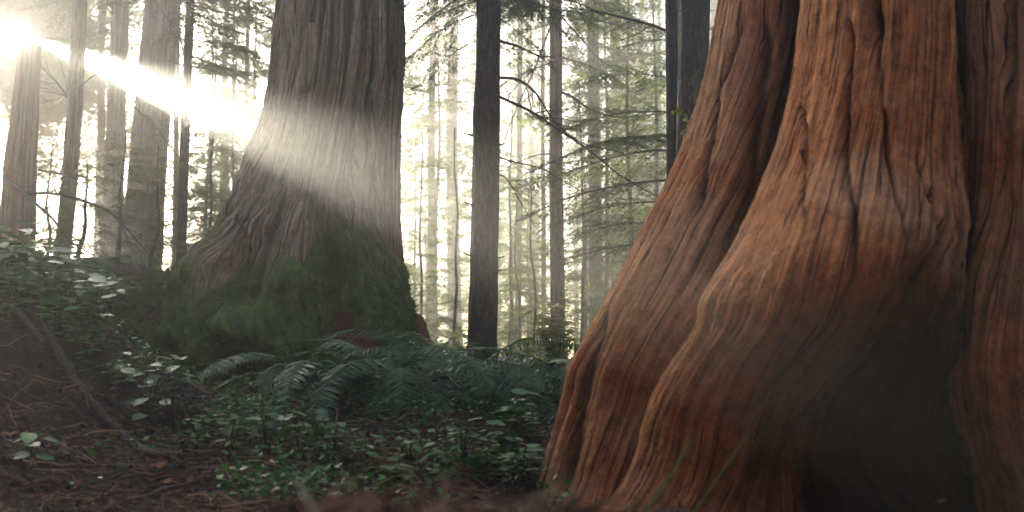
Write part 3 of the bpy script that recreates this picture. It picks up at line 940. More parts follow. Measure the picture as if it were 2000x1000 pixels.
# --- red-brown tree beyond it
t = tree('red_brown_tree', 'slim red brown trunk with long bare twigs, seen between the hemlock and the orange cedar')
px_trunk(t, 1090, 700, 1086, 29, 14.5, 17, M['reddish'], 331, sides=40, nseg=150)
bare_branch(t, px_line([(1094, 180), (1120, 190), (1150, 212), (1200, 228), (1260, 226), (1308, 220)], 14.3, -1.2), 0.022, 332, 5, 0.5)
bare_branch(t, px_line([(1086, 20), (1050, 120), (1010, 210), (975, 300)], 14.2, -1.0), 0.016, 333, 9, 0.6)
bare_branch(t, px_line([(1080, 300), (1040, 305), (985, 330)], 14.3, -0.5), 0.012, 334, 6, 0.5)
bare_branch(t, px_line([(1094, 30), (1130, 70), (1165, 110), (1200, 135)], 14.3, -0.5), 0.014, 335, 9, 0.6)
leafy(t, [(1085, -40, 14.4, PI * 0.9, -0.4, 1.0, 0.3), (1085, -30, 14.4, 0.15, -0.35, 1.1, -0.3), (1085, 40, 14.4, PI, -0.45, 0.85, 0.4), (1085, 60, 14.4, 0.0, -0.3, 0.8, 0.3), (1085, 110, 14.4, -0.3, -0.35, 0.9, 0.2), (1085, 120, 14.3, PI * 1.1, -0.4, 0.8, -0.3)], FINE)

# --- young hemlock with drooping boughs between the twigs
t = tree('young_hemlock', 'young hemlock with drooping green boughs under the bare twigs, against the orange cedar')
px_trunk(t, 1330, 700, 1325, 16, 12.3, 7, M['hem'], 341, sides=20, nseg=60)
leafy(t, [(1320, 215, 12.3, PI * 0.97, -0.10, 1.05, 0.3), (1320, 265, 12.3, PI * 1.05, -0.12, 1.25, -0.2), (1320, 300, 12.2, PI * 0.95, -0.05, 1.35, 0.35), (1320, 350, 12.3, PI * 1.03, -0.12, 1.3, -0.3), (1320, 390, 12.1, PI, -0.15, 1.1, 0.3), (1320, 280, 12.4, PI * 1.25, -0.1, 1.2, 0.2),
          (1320, 430, 12.2, PI * 0.9, -0.1, 1.1, 0.4), (1320, 470, 12.3, PI * 1.1, -0.1, 1.0, -0.3), (1320, 150, 12.3, PI, 0.0, 0.8, 0.4), (1325, 330, 12.3, PI * 1.5, -0.1, 1.0, 0), (1325, 250, 12.3, PI * 0.5, -0.1, 1.0, 0), (1325, 300, 12.3, 0, -0.1, 1.0, 0), (1325, 60, 12.3, 0.4, 0.2, 0.6, 0), (1325, 80, 12.3, 2.4, 0.2, 0.6, 0)], FINE, rshift=0.08)

# --- black trunks against the orange cedar
t = tree('dark_tree', 'broad blackish trunk with green moss clumps, half hidden by the orange cedar')
px_trunk(t, 1354, 400, 1352, 66, 8.6, 15, M['hem'], 351, sides=80, nseg=200, depth=0.05, flare=0.15)
leafy(t, [(1372, 130, 8.3, PI * 1.2, -0.7, 0.16, 0.5), (1375, 150, 8.3, PI * 1.0, -0.9, 0.15, 0.1), (1360, 175, 8.28, PI * 1.4, -0.8, 0.14, 0.8), (1368, 205, 8.28, PI * 1.1, -0.9, 0.14, 0.4), (1322, 245, 8.3, PI * 1.0, -0.8, 0.13, 0.4)], FINE, name='moss_clump', rshift=0.1)
bare_branch(t, px_line([(1322, 22), (1330, 20), (1360, 20), (1385, 21), (1410, 20)], 8.25), 0.006, 355, 3, 0.12, mat=M['stick'])
t2 = tree('dark_tree', 'narrow blackish trunk pressed against the broad mossy trunk, with a long bare twig')
px_trunk(t2, 1314, 400, 1316, 26, 8.9, 15, M['hem'], 352, sides=40, nseg=120, flare=0.15)
leafy(t2, [(1312, 110, 8.95, PI * 1.1, -0.9, 0.16, 0.5), (1308, 150, 8.95, PI * 0.9, -0.9, 0.15, 0.2), (1314, 175, 8.95, PI * 1.4, -0.7, 0.12, 0.2)], FINE, name='moss_clump', rshift=0.25)
bare_branch(t2, px_line([(1306, 62), (1270, 48), (1230, 38), (1190, 28), (1160, 20), (1130, 6), (1095, -8)], 9.05, 0.3), 0.016, 356, 4, 0.35)
bare_branch(t2, px_line([(1180, 30), (1150, 20), (1090, 14)], 9.2, 0.2), 0.009, 357, 3, 0.2)

# --- trees on the bank
t = tree('bank_cedar', 'reddish cedar trunk standing on the bank under the blaze of the sun')
px_trunk(t, 26, 500, 66, 72, 10.5, P(60, 88, 10.5)[2], M['reddish'], 361, sides=90, nseg=220, depth=0.16, cr=9, flare=0.2, bend=0.006)
bare_branch(t, px_line([(10, 345), (40, 372), (75, 402), (105, 430), (135, 470), (185, 500)], 9.9, -1.0), 0.020, 362, 9, 0.4)
bare_branch(t, px_line([(50, 378), (100, 378), (160, 392), (215, 415), (250, 450), (285, 490)], 9.9, -0.8), 0.017, 363, 10, 0.4)
bare_branch(t, px_line([(75, 332), (110, 338), (160, 355), (200, 400)], 10.0, -0.3), 0.012, 364, 6, 0.4)
leafy(t, [(4, 350, 9.6, 2.6, -0.3, 0.13, 0.4), (14, 358, 9.6, 2.0, -0.4, 0.12, 0.2), (2, 365, 9.6, 3.4, -0.6, 0.12, 0.2)], FINE, name='sprig', mat=M['yleaf'])
t = tree('slender_tree', 'slender leaning trunk between the bank cedar and the paired grey trunks')
px_trunk(t, 118, 520, 165, 31, 13.0, 16, M['brown'], 371, sides=40, nseg=120)
bare_branch(t, px_line([(140, 200), (110, 160), (80, 130)], 13, -0.3), 0.014, 372, 10, 0.7)
bare_branch(t, px_line([(145, 180), (180, 150), (230, 120)], 13, -0.3), 0.012, 373, 9, 0.7)
bare_branch(t, px_line([(130, 330), (170, 350), (240, 390)], 13, -0.3), 0.012, 374, 10, 0.7)
t = tree('grey_trunk_tree', 'narrower of the paired grey trunks, partly hidden by bushy twigs')
px_trunk(t, 212, 560, 240, 40, 23.0, 18, M['pale'], 381, sides=44, nseg=120, depth=0.12, cr=9)
t = tree('grey_trunk_tree', 'broader of the paired grey trunks, fluted, rising just past the mossy giant')
px_trunk(t, 268, 560, 318, 76, 20.0, 18, M['pale'], 382, sides=80, nseg=180, depth=0.14, cr=11)
bare_branch(t, px_line([(290, 160), (285, 150), (293, 145), (300, 150)], 19.5), 0.013, 383, 2, 0.1, name='branch_stub')
bare_branch(t, px_line([(262, 210), (300, 240), (335, 290), (370, 330), (395, 340)], 19.4, -0.6), 0.021, 384, 14, 0.7)
bare_branch(t, px_line([(150, 128), (210, 158), (270, 190), (325, 222), (350, 245), (410, 270)], 19.4, -0.4), 0.020, 385, 16, 0.7)
bare_branch(t, px_line([(300, 340), (340, 370), (380, 420), (418, 470)], 19.4, -0.6), 0.018, 386, 8, 0.5)
bare_branch(t, px_line([(330, 120), (370, 128), (435, 138)], 19.4, -0.6), 0.018, 387, 5, 0.5)
bare_branch(t, px_line([(250, 120), (300, 138), (370, 165), (430, 185), (520, 215)], 19.4, -0.6), 0.015, 388, 14, 0.6)
t = tree('pole_tree', 'thin dark pole trunk rising close beside the left flank of the mossy giant')
px_trunk(t, 354, 530, 372, 19, 12.0, 15, M['hem'], 391, sides=30, nseg=110, flare=0.1)
bare_branch(t, px_line([(365, 380), (390, 420), (418, 470)], 11.9, -0.2), 0.008, 392, 3, 0.3)
bare_branch(t, px_line([(368, 190), (350, 60), (330, 40), (300, 0)], 11.9, -0.2), 0.010, 393, 5, 0.4)
leafy(t, [(376, 40, 12, 0.1, -0.25, 0.75, 0.4), (376, 80, 12, -0.2, -0.2, 0.6, -0.3), (376, 10, 12, 0.3, -0.2, 0.9, 0.4), (376, -40, 12, 0.0, -0.3, 1.0, 0.3), (376, -60, 12, PI, -0.3, 0.8, 0.3), (376, 130, 12, 0.2, -0.2, 0.5, 0.4), (374, 60, 12, PI, -0.3, 0.35, 0.3)], FINE, rshift=0.05)

def side_boughs(t, ub, ut, Y, n, vr, yaws, sc, seed, tpl, rshift=0.0):
    r = np.random.default_rng(seed)
    sp = []
    for k in range(n):
        v = r.uniform(*vr)
        u = ut + (ub - ut) * v / 520.0
        sp.append((u, v, Y, r.choice(yaws) + r.uniform(-0.5, 0.5), r.uniform(-0.4, 0.0), sc * r.uniform(0.6, 1.25), r.uniform(-0.5, 0.5)))
    leafy(t, sp, tpl, rshift=rshift)


BY = {o['label'].split(',')[0]: o for o in COL.objects if o.get('label')}
side_boughs(BY['slender leaning trunk between the bank cedar and the paired grey trunks'], 118, 165, 13.0, 9, (300, 500), [0, PI], 0.6, 1, FINE)
side_boughs(BY['narrower of the paired grey trunks'], 212, 240, 22.9, 9, (-60, 80), [0, PI], 1.3, 2, FINE, 0.1)
side_boughs(BY['broader of the paired grey trunks'], 268, 318, 19.8, 10, (-80, 70), [0, 0.3], 1.3, 3, FINE, 0.1)
side_boughs(BY['broader of the paired grey trunks'], 268, 318, 19.8, 8, (330, 540), [0, PI, 4.7], 1.1, 4, FINE, 0.05)
side_boughs(BY['thin dark pole trunk rising close beside the left flank of the mossy giant'], 354, 372, 12.0, 10, (-60, 150), [0, 0.2, 5.6], 0.8, 5, FINE, 0.1)
side_boughs(BY['thin dark pole trunk rising close beside the left flank of the mossy giant'], 354, 372, 12.0, 6, (330, 520), [0, PI, 4.7], 0.4, 6, FINE, 0.1)

side_boughs(BY['straight dark hemlock trunk standing between the two giant cedars'], 942, 949, 9.3, 12, (-110, 60), [0, PI], 0.62, 7, FINE)
side_boughs(BY['slim red brown trunk with long bare twigs'], 1090, 1086, 14.5, 12, (-120, 120), [0, PI], 0.95, 8, FINE, 0.1)

# --- bushy young hemlocks on the bank
for k, (u, v, Y, H, rad, lab) in enumerate([(225, 560, 11.6, 1.75, 0.7, 'bushy twiggy young hemlock in front of the paired grey trunks'), (150, 545, 10.6, 1.2, 0.5, 'small feathery hemlock beside the slender leaning trunk'),
                                            (290, 565, 11.8, 1.6, 0.5, 'low hemlock sapling at the foot of the broader grey trunk'), (85, 520, 12.5, 1.9, 0.6, 'feathery hemlock sapling right behind the bank cedar'),
                                            (400, 560, 15.5, 4.2, 1.0, 'green hemlock sapling showing past the flank of the mossy giant')]):
    t = tree('hemlock_sapling', lab)
    base = P(u, v, Y)
    base[2] = gz(base[0], Y)
    t.location = base
    mbt, c, rr = trunk_mb(base, base + np.array([0.05, 0, H]), 0.03, 0.006, 400 + k, 30, 10)
    mbt.build('trunk', M['hem'], t)
    cm = crown_mesh('crown', H, 0.15, rad, 44, FINE, 410 + k, 0.55)
    o = bpy.data.objects.new('crown', cm)
    cm.materials.append(M['hemleaf'])
    COL.objects.link(o)
    o.parent = t

# --- far trees: crown meshes shared by copies
CROWN = []
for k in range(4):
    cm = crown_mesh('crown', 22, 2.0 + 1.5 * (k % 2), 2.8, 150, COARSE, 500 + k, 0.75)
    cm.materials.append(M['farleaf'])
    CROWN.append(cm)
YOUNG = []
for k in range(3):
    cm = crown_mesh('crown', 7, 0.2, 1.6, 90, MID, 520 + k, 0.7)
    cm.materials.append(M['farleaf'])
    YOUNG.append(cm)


def add_crown(t, mesh, loc, s=1.0, yaw=0.0, name='crown'):
    o = bpy.data.objects.new(name, mesh)
    COL.objects.link(o)
    o.parent = t
    o.location = Vector(loc) - t.location
    o.scale = (s, s, s)
    o.rotation_euler = (0, 0, yaw)
    return o


far = [  # u bottom, u top, width px, Y, material, crown?, label
    (838, 846, 17, 24, 'brown', 1, 'hazy trunk just beside the mossy giant with foliage hanging over it'),
    (890, 884, 27, 27, 'brown', 1, 'pale hazy trunk seen just beside the dark hemlock, between it and the mossy giant'),
    (1012, 1016, 13, 26, 'brown', 0, 'thin pale trunk just past the dark hemlock'),
    (1040, 1034, 16, 33, 'reddish', 1, 'faint pinkish trunk halfway between the hemlock and the red brown tree'),
    (1060, 1062, 10, 22, 'brown', 0, 'thin grey trunk close beside the red brown tree'),
    (1166, 1154, 28, 21, 'brown', 1, 'pale fogged trunk beyond the red brown tree, the nearer of two'),
    (1206, 1198, 26, 27, 'brown', 1, 'paler fogged trunk of the two beyond the red brown tree, next to the black trunks'),
    (1250, 1256, 16, 34, 'brown', 1, 'faintest trunk in the fog next to the orange cedar'),
    (482, 486, 10, 24, 'brown', 1, 'thin faded trunk against the upper flank of the mossy giant'),
    (428, 440, 14, 30, 'brown', 1, 'faded trunk in pale foliage between the pole trunk and the mossy giant'),
    (184, 204, 17, 31, 'brown', 0, 'faded trunk between the slender trunk and the paired grey trunks'),
    (338, 352, 12, 22, 'brown', 0, 'thin faded trunk right behind the broader grey trunk'),
]
for k, (ub, ut, w, Y, mt, cr, lab) in enumerate(far):
    t = tree('forest_tree', lab)
    base, top, r0, c, rr = px_trunk(t, ub, 690, ut, w, Y, 18, M[mt], 540 + k, sides=24, nseg=60)
    if cr:
        add_crown(t, CROWN[k % 4], (base[0], base[1], base[2] + 0.15 + (1.0 if Y > 26 else 2.5)), 0.72, k * 1.3)

fr = np.random.default_rng(77)
for k in range(32):                                  # the fogged stand behind, all alike
    Y = fr.uniform(30, 50)
    u = fr.uniform(-150, 880) if k % 4 == 0 else fr.uniform(860, 1420)
    if u < 880:
        Y = fr.uniform(44, 54)
        if -60 < u < 290:
            u += 370
    t = tree('forest_tree', 'tall conifer fading into the white fog at the back of the wood', group='tall conifers fading into the fog')
    H = fr.uniform(14.5, 18) if u > 880 else fr.uniform(9, 12)
    base, top, r0, c, rr = px_trunk(t, u, 700, u + fr.uniform(-8, 8), fr.uniform(9, 18), Y, H, M['brown'], 600 + k, sides=14, nseg=24)
    add_crown(t, CROWN[k % 4], (base[0], base[1], base[2] + fr.uniform(-2.2, 2) * H / 22), fr.uniform(0.85, 1.05) * H / 22, k * 2.1)
for k in range(38):
    Y = fr.uniform(17, 40)
    u = fr.uniform(760, 1420) if k % 4 else fr.uniform(330, 560)
    t = tree('understory_hemlock', 'pale young hemlock in the fog between the far trunks', group='young hemlocks in the fog')
    p = P(u, 700, Y)
    p[2] = gz(p[0], Y)
    t.location = p
    s = fr.uniform(0.5, 1.15) * (0.75 if Y < 24 else 1)
    mbt, c, rr = trunk_mb(p, p + np.array([0, 0, 6.6 * s]), 0.05 * s, 0.01, 700 + k, 14, 8)
    mbt.build('trunk', M['brown'], t)
    add_crown(t, YOUNG[k % 3], p, s, k * 1.7)

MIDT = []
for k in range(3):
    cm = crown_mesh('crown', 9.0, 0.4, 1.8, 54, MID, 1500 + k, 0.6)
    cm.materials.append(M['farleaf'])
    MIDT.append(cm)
for k, (u, Y, s) in enumerate([(850, 22, 0.9), (885, 16, 0.45), (1000, 21, 0.7), (1040, 15.5, 0.4), (1135, 17, 0.6), (1185, 21, 1.0), (1235, 16, 0.8), (1285, 19, 1.0),
                               (392, 19, 0.75), (435, 24, 1.1), (480, 20, 0.8), (528, 23, 1.0)]):
    t = tree('understory_hemlock', 'green young hemlock filling the gap between the middle trunks', group='green young hemlocks between the middle trunks')
    p = P(u, 700, Y)
    p[2] = gz(p[0], Y)
    t.location = p
    mbt, c, rr = trunk_mb(p - np.array([0, 0, 0.1]), p + np.array([0, 0, 8.6 * s]), 0.07 * s, 0.01, 1510 + k, 16, 8)
    mbt.build('trunk', M['brown'], t)
    add_crown(t, MIDT[k % 3], p, s, k * 2.3)

# ------------------------------------------------------------------ undergrowth behind (uncountable)
mb = MB()
r = np.random.default_rng(88)
n = 26000
yy = 10 + 32 * r.uniform(0, 1, n) ** 1.6
xx = r.uniform(-0.56, 0.42, n) * yy
clump = sstep(-0.25, 0.35, fbm(xx * 0.5, yy * 0.5, 0, 3, 12))
keep = r.uniform(0, 1, n) < clump + 0.12
xx, yy = xx[keep], yy[keep]
n = len(xx)
zz = ground_z(xx, yy) + r.uniform(0.02, 0.32, n) * (0.4 + clump[keep])
p = np.stack([xx, yy, zz], -1)
d = r.normal(0, 1, (n, 3)) * np.array([1, 1, 0.4])
d /= np.linalg.norm(d, axis=1)[:, None]
s = np.cross(d, r.normal(0, 0.3, (n, 3)) + np.array([0, 0, 1]))
s /= np.linalg.norm(s, axis=1)[:, None]
l = (0.05 + 0.004 * yy)[:, None] * r.uniform(0.6, 1.5, (n, 1))
V = np.stack([p, p + d * l * 0.5 + s * l * 0.32, p + d * l, p + d * l * 0.5 - s * l * 0.32], 1).reshape(-1, 3)
mb.add(V, np.arange(n * 4).reshape(-1, 4), rnd=np.repeat(r.uniform(0, 1, n), 4))
o = mb.build('undergrowth', M['under'], smooth=False)
tag(o, kind='stuff')


# ------------------------------------------------------------------ ferns
def frond_mesh(L, seed, arch=0.55, pairs=34, curl=0.0):
    """A sword-fern frond rooted at the origin, leaning out along +X."""
    r = np.random.default_rng(seed)
    t = np.linspace(0, 1, 24)
    el = R(68) - (R(68) + arch * 1.35) * t ** 0.9
    dx, dz = np.cos(el) * L / 24, np.sin(el) * L / 24
    ax = np.stack([np.cumsum(dx), 0.05 * L * np.sin(t * 2.2 + seed) * t, np.cumsum(dz)], -1)
    mb = MB()
    tube(mb, ax, np.linspace(0.0035, 0.001, 24), 4, rnd=np.full(24 * 4, 0.35))
    LV, LR = [], []
    for k in range(pairs):
        tt = 0.14 + 0.86 * k / pairs
        i = min(int(tt * 23), 22)
        p = ax[i] + (ax[i + 1] - ax[i]) * (tt * 23 - i)
        d = ax[i + 1] - ax[i]
        d /= np.linalg.norm(d)
        nrm = np.cross(d, [0, 1, 0])
        nrm *= -1 if nrm[2] > 0 else 1
        nrm = -nrm
        for sd in (-1, 1):
            l = L * 0.115 * math.sin(math.pi * min(1, 0.22 + 0.78 * (1 - tt) ** 0.8)) ** 0.7 * r.uniform(0.85, 1.1) + 0.004
            if tt > 0.9:
                l *= 0.6
            q = np.array([0, sd, 0]) * 0.93 + d * r.uniform(0.25, 0.42) - nrm * r.uniform(0.05, 0.4)
            q /= np.linalg.norm(q)
            w = np.cross(q, nrm)
            w /= np.linalg.norm(w) + 1e-9
            w = (w + nrm * r.uniform(-0.3, 0.3)) * L * 0.0065
            dr = np.array([0, 0, -0.12 * l])
            LV.append(np.stack([p - w * 0.7, p + w * 0.7, p + q * l * 0.6 + w * 0.8 + dr * 0.3, p + q * l * 0.6 - w * 0.8 + dr * 0.3, p + q * l + dr]))
            LR.append(r.uniform(0, 1))
    LVa = np.concatenate(LV)
    n = len(LV)
    b = (np.arange(n) * 5)[:, None]
    mb.add(LVa, b + np.array([[0, 1, 2, 3]]), b + np.array([[3, 2, 4]]), rnd=np.repeat(np.array(LR), 5))
    me = mb.mesh('frond', smooth=False)
    me.materials.append(M['fern'])
    return me


FROND = [frond_mesh(1.0, 800 + k, 0.25 + 0.22 * (k % 4), 46) for k in range(8)]
fern_spots = [  # u, v of the crown on the ground, Y, size, fronds, label
    (775, 835, 6.2, 1.2, 28, 'largest sword fern, fanning its fronds in front of the mossy giant'),
    (610, 820, 6.4, 0.95, 18, 'sword fern sweeping long flat fronds across the dark foot of the mossy giant'),
    (900, 815, 6.6, 1.1, 22, 'sword fern in front of the foot of the dark hemlock, the fuller one'),
    (985, 820, 6.4, 0.85, 18, 'sword fern spreading low towards the orange cedar'),
    (840, 770, 7.3, 0.58, 17, 'sword fern at the red root tip of the mossy giant'),
    (935, 770, 7.3, 0.85, 13, 'sword fern whose fronds cross the hemlock trunk'),
    (700, 770, 6.9, 0.46, 14, 'sword fern below the red rotten patch of the mossy giant'),
    (440, 830, 6.0, 0.60, 4, 'sparse fern with a single tall hooked frond beside the leafy plants'),
    (1045, 800, 7.0, 0.5, 10, 'small sword fern touching the edge of the orange cedar'),
    (90, 585, 7.2, 0.55, 11, 'dark fern on the bank below the reddish cedar'),
    (190, 560, 9.0, 0.6, 11, 'fern on the crest of the bank before the paired trunks'),
    (1000, 760, 9.8, 0.6, 11, 'sunlit fern behind the hemlock'),
    (880, 745, 10.4, 0.6, 10, 'pale fern in the gap between the mossy giant and the hemlock'),
]
r = np.random.default_rng(99)
for k, (u, v, Y, s, nf, lab) in enumerate(fern_spots):
    p = P(u, v, Y)
    p[2] = gz(p[0], p[1]) - 0.02
    t = thing('fern', p, lab, 'fern')
    for j in range(nf):
        o = bpy.data.objects.new('frond', FROND[r.integers(8)])
        COL.objects.link(o)
        o.parent = t
        yaw = 2 * PI * (j + r.uniform(-0.35, 0.35)) / nf
        o.rotation_euler = (r.uniform(-0.3, 0.3), r.uniform(-0.12, 0.5), yaw)
        f = s * r.uniform(0.75, 1.15)
        o.scale = (f, f, f)


# ------------------------------------------------------------------ broad-leaved plants
def leaf_shape(mb, p, d, nrm, l, rnd, cup=0.12, wr=0.30):
    d = d / np.linalg.norm(d)
    s = np.cross(nrm, d)
    s /= np.linalg.norm(s) + 1e-9
    nn = np.cross(d, s)
    ts = [0.0, 0.18, 0.42, 0.68, 0.88, 1.0]
    ws = [0.03, 0.72, 1.0, 0.78, 0.36, 0.0]
    V = []
    for t, w in zip(ts, ws):
        c = p + d * l * t - nn * l * 0.35 * t * t * cup * 3
        V += [c - s * w * wr * l + nn * cup * w * l * 0.5, c, c + s * w * wr * l + nn * cup * w * l * 0.5]
    Q = []
    for k in range(5):
        for c in (0, 1):
            a = k * 3 + c
            Q.append([a, a + 1, a + 4, a + 3])
    mb.add(V, Q, rnd=np.full(18, rnd))


def leafy_plant(name, label, p, h, nst, leaf, seed, cat='plant', mat='leaf', wr=0.30, lean=0.5, group=None, perst=6, lab2=None):
    r = np.random.default_rng(seed)
    t = thing(name, p, label, cat, group)
    lm, sm = MB(), MB()
    p = np.asarray(p, float)
    for k in range(nst):
        a = r.uniform(0, 2 * PI)
        ln = lean * r.uniform(0.3, 1.1)
        hh = h * r.uniform(0.55, 1.1)
        tip = p + np.array([math.cos(a) * ln * hh, math.sin(a) * ln * hh, hh])
        mid = p + (tip - p) * 0.5 + np.array([0, 0, 0.12 * hh])
        ax = smooth_poly([p - np.array([0, 0, 0.02]), mid, tip], 9)
        tube(sm, ax, np.linspace(0.0028, 0.0012, 9), 4)
        for j in range(perst):
            i = min(8, 2 + int(7 * (j + 0.5) / perst))
            b = a + (j % 2 * 2 - 1) * r.uniform(0.5, 1.6)
            d = np.array([math.cos(b), math.sin(b), r.uniform(-0.25, 0.3)])
            nr = np.array([r.normal(0, 0.22), r.normal(0, 0.22) - 0.08, 1.0])
            leaf_shape(lm, ax[i], d, nr, leaf * r.uniform(0.65, 1.2), r.uniform(0, 1), r.uniform(0.02, 0.2), wr)
    lm.build('foliage', M[mat], t)
    sm.build('stem', M['twig'], t)
    return t


plants = [  # u, v (foot on the ground), height, stems, leaf length, label
    (285, 830, 0.30, 7, 0.085, 'leafy plant with broad pale topped leaves beside the fallen branch'),
    (330, 820, 0.30, 6, 0.080, 'leafy plant with drooping thin shoots next to the mossy root'),
    (62, 905, 0.13, 2, 0.10, 'lone seedling with a few pale oval leaves on the bare litter'),
    (450, 880, 0.20, 7, 0.062, 'low leafy plant under the single hooked fern frond'),
    (520, 900, 0.24, 9, 0.066, 'dense leafy plant before the dark foot of the mossy giant'),
    (585, 905, 0.24, 9, 0.070, 'leafy plant with pale leaves above the fallen stick'),
    (650, 900, 0.22, 7, 0.072, 'leafy plant at the end of the fallen stick, under the flat fern'),
    (620, 945, 0.07, 2, 0.11, 'single broad pale leaf sprout lying at the edge of the earth mound'),
    (715, 925, 0.16, 7, 0.060, 'low leafy plant under the largest fern'),
    (770, 945, 0.10, 3, 0.085, 'sprout with two round whitish leaves at the edge of the earth mound'),
    (800, 915, 0.16, 8, 0.058, 'dark green leafy clump in front of the largest fern'),
    (860, 935, 0.15, 8, 0.062, 'leafy clump behind the crest of the earth mound'),
    (905, 905, 0.18, 8, 0.062, 'leafy clump below the fuller hemlock fern'),
    (950, 940, 0.13, 7, 0.075, 'clump of wide flat leaves where mound and orange cedar meet'),
    (985, 900, 0.17, 8, 0.064, 'leafy plant with a pale upright leaf near the orange cedar'),
    (1020, 930, 0.15, 7, 0.070, 'leafy plant touching the foot of the orange cedar'),
    (1015, 860, 0.22, 6, 0.075, 'leafy plant with narrow shining leaves beside the low fern'),
    (1062, 800, 0.30, 5, 0.10, 'plant with long shining leaves against the edge of the orange cedar'),
    (130, 640, 0.26, 8, 0.090, 'leafy plant with long pale blades on the bank, behind the forked branch'),
    (185, 640, 0.24, 8, 0.080, 'leafy plant on the bank beside the mossy root'),
    (60, 585, 0.25, 9, 0.085, 'leafy plant on the bank above the fork of the fallen branch'),
    (10, 560, 0.28, 9, 0.085, 'bright leafy plant at the very edge of the bank'),
    (15, 535, 0.25, 7, 0.08, 'leafy plant with white topped leaves at the foot of the bank cedar'),
    (100, 560, 0.22, 8, 0.075, 'leafy plant between the bank cedar and the slender trunk'),
    (160, 670, 0.12, 5, 0.065, 'few leaved low plant under the bank plants'),
    (215, 735, 0.06, 2, 0.06, 'tiny two leaved sprout above the leafy plants beside the branch'),
    (150, 735, 0.10, 3, 0.05, 'small bright green sprout growing against the fallen branch'),
    (30, 610, 0.22, 10, 0.080, 'dense leafy plant just above the branch fork, at the edge of the bank'),
    (95, 610, 0.24, 10, 0.085, 'dense leafy plant between the branch fork and the pale bladed plant'),
    (150, 595, 0.24, 10, 0.080, 'leafy plant on the crest of the bank under the paired grey trunks'),
    (215, 610, 0.18, 8, 0.070, 'leafy plant on the bank where the mossy root ends'),
    (110, 660, 0.16, 8, 0.065, 'low leafy plant on the bank just beyond the fallen branch'),
    (170, 700, 0.12, 7, 0.050, 'small leafed dark plant on the bank slope beyond the fallen branch'),
    (245, 760, 0.12, 7, 0.050, 'small leafed plant on the slope under the mossy root'),
    (380, 840, 0.14, 6, 0.05, 'grassy leafed low plant between the mossy root and the hooked frond'),
]
for k, (u, v, h, ns, lf, lab) in enumerate(plants):
    p = on_ground(u, v, 2.2, 14)
    s = p[1] / 5.2
    leafy_plant('leafy_plant', lab, p, h * s * 1.1, ns, lf * s * 1.3, 900 + k, perst=5 if ns > 3 else 4)

p = P(1086, 770, 9.6)
p[2] = gz(p[0], 9.6)
leafy_plant('sunlit_shrub', 'shrub with yellow green sunlit leaves beside the edge of the orange cedar', p, 1.05, 26, 0.10, 950, 'shrub', 'yleaf', 0.42, 0.25, perst=11)
p = P(1060, 760, 12.5)
p[2] = gz(p[0], 12.5)
leafy_plant('sunlit_shrub', 'low yellow green shrub at the foot of the red brown tree', p, 0.75, 22, 0.13, 951, 'shrub', 'yleaf', 0.42, 0.6, perst=8)
# yellow leafed sprig hanging before the black trunk
sp = thing('leafy_sprig', P(1335, 210, 7.6), 'yellow green leafy sprig hanging in front of the black trunks', 'sprig')
lm, sm = MB(), MB()
ax = smooth_poly(px_line([(1305, 218), (1325, 212), (1338, 225), (1342, 245), (1335, 262)], 8.2), 20)
tube(sm, ax, np.linspace(0.004, 0.0015, 20), 4)
for k in range(2, 20):
    leaf_shape(lm, ax[k], rng.normal(0, 1, 3) + np.array([0, 0, -0.6]), rng.normal(0, 0.5, 3) + np.array([0, -0.7, 0.6]), 0.045, rng.uniform(0, 1), 0.1, 0.38)
lm.build('foliage', M['yleaf'], sp)
sm.build('stem', M['twig'], sp)


# ------------------------------------------------------------------ fallen wood
def stick(name, label, uv, r0, r1, seed, mat='stick', lift=0.4, subs=0, cat='branch', n=60):
    pts = [on_ground(u, v, 1.3, 12) + np.array([0, 0, lift * r0]) for u, v in uv]
    p = smooth_poly(pts, n)
    t = thing(name, p[n // 2], label, cat)
    mb = MB()
    tb = MB()
    rad = np.linspace(r0, r1, n) * (1 + 0.12 * fbm(np.linspace(0, 12, n), seed, 0, 3, seed))
    tube(tb, p, rad, 14)
    V = tb.V[0]
    c = np.repeat(p, 14, 0)
    V = c + (V - c) * (1 + 0.16 * fbm(V[:, 0] * 30, V[:, 1] * 30, V[:, 2] * 30, 3, seed))[:, None]
    mb.add(V, tb.Q[0], tb.T[0], flow=tb.A['flow'][0][1])
    mb.build('limb', M[mat], t)
    return t, p


stick_main = [(40, 590), (75, 635), (105, 680), (130, 725), (155, 765), (190, 808), (225, 845), (262, 878), (300, 897), (330, 903)]
t, p = stick('fallen_branch', 'thick forked branch lying down the bank to the litter', stick_main, 0.030, 0.016, 1001, 'twig', 0.7)
tb = MB()
f = smooth_poly([on_ground(u, v, 1.3, 12) + np.array([0, 0, 0.05]) for u, v in [(-20, 590), (15, 610), (45, 640), (68, 668), (86, 690)]], 30)
tube(tb, f, np.linspace(0.025, 0.014, 30), 12)
tb.build('fork', M['twig'], t)
stick('fallen_stick', 'straight thin stick lying level on the litter beside the forked branch', [(5, 808), (60, 808), (110, 804), (150, 801)], 0.010, 0.005, 1002)
stick('fallen_stick', 'bent pale stick at the lowest corner of the litter', [(-30, 915), (0, 926), (35, 940), (60, 955), (75, 970)], 0.012, 0.007, 1003)
stick('fallen_stick', 'brown stick lying under the leafy plants, end towards the earth mound', [(470, 888), (510, 899), (550, 909), (590, 917), (625, 921)], 0.018, 0.011, 1004, 'brown', 1.0)
stick('fallen_stick', 'thin pale stick slanting through the litter past the lone seedling', [(40, 838), (90, 852), (130, 862), (180, 868), (240, 868)], 0.008, 0.004, 1005)
stick('fallen_stick', 'long thin stick lying just before the foot of the forked branch', [(150, 915), (210, 912), (270, 918), (300, 922)], 0.008, 0.004, 1006)
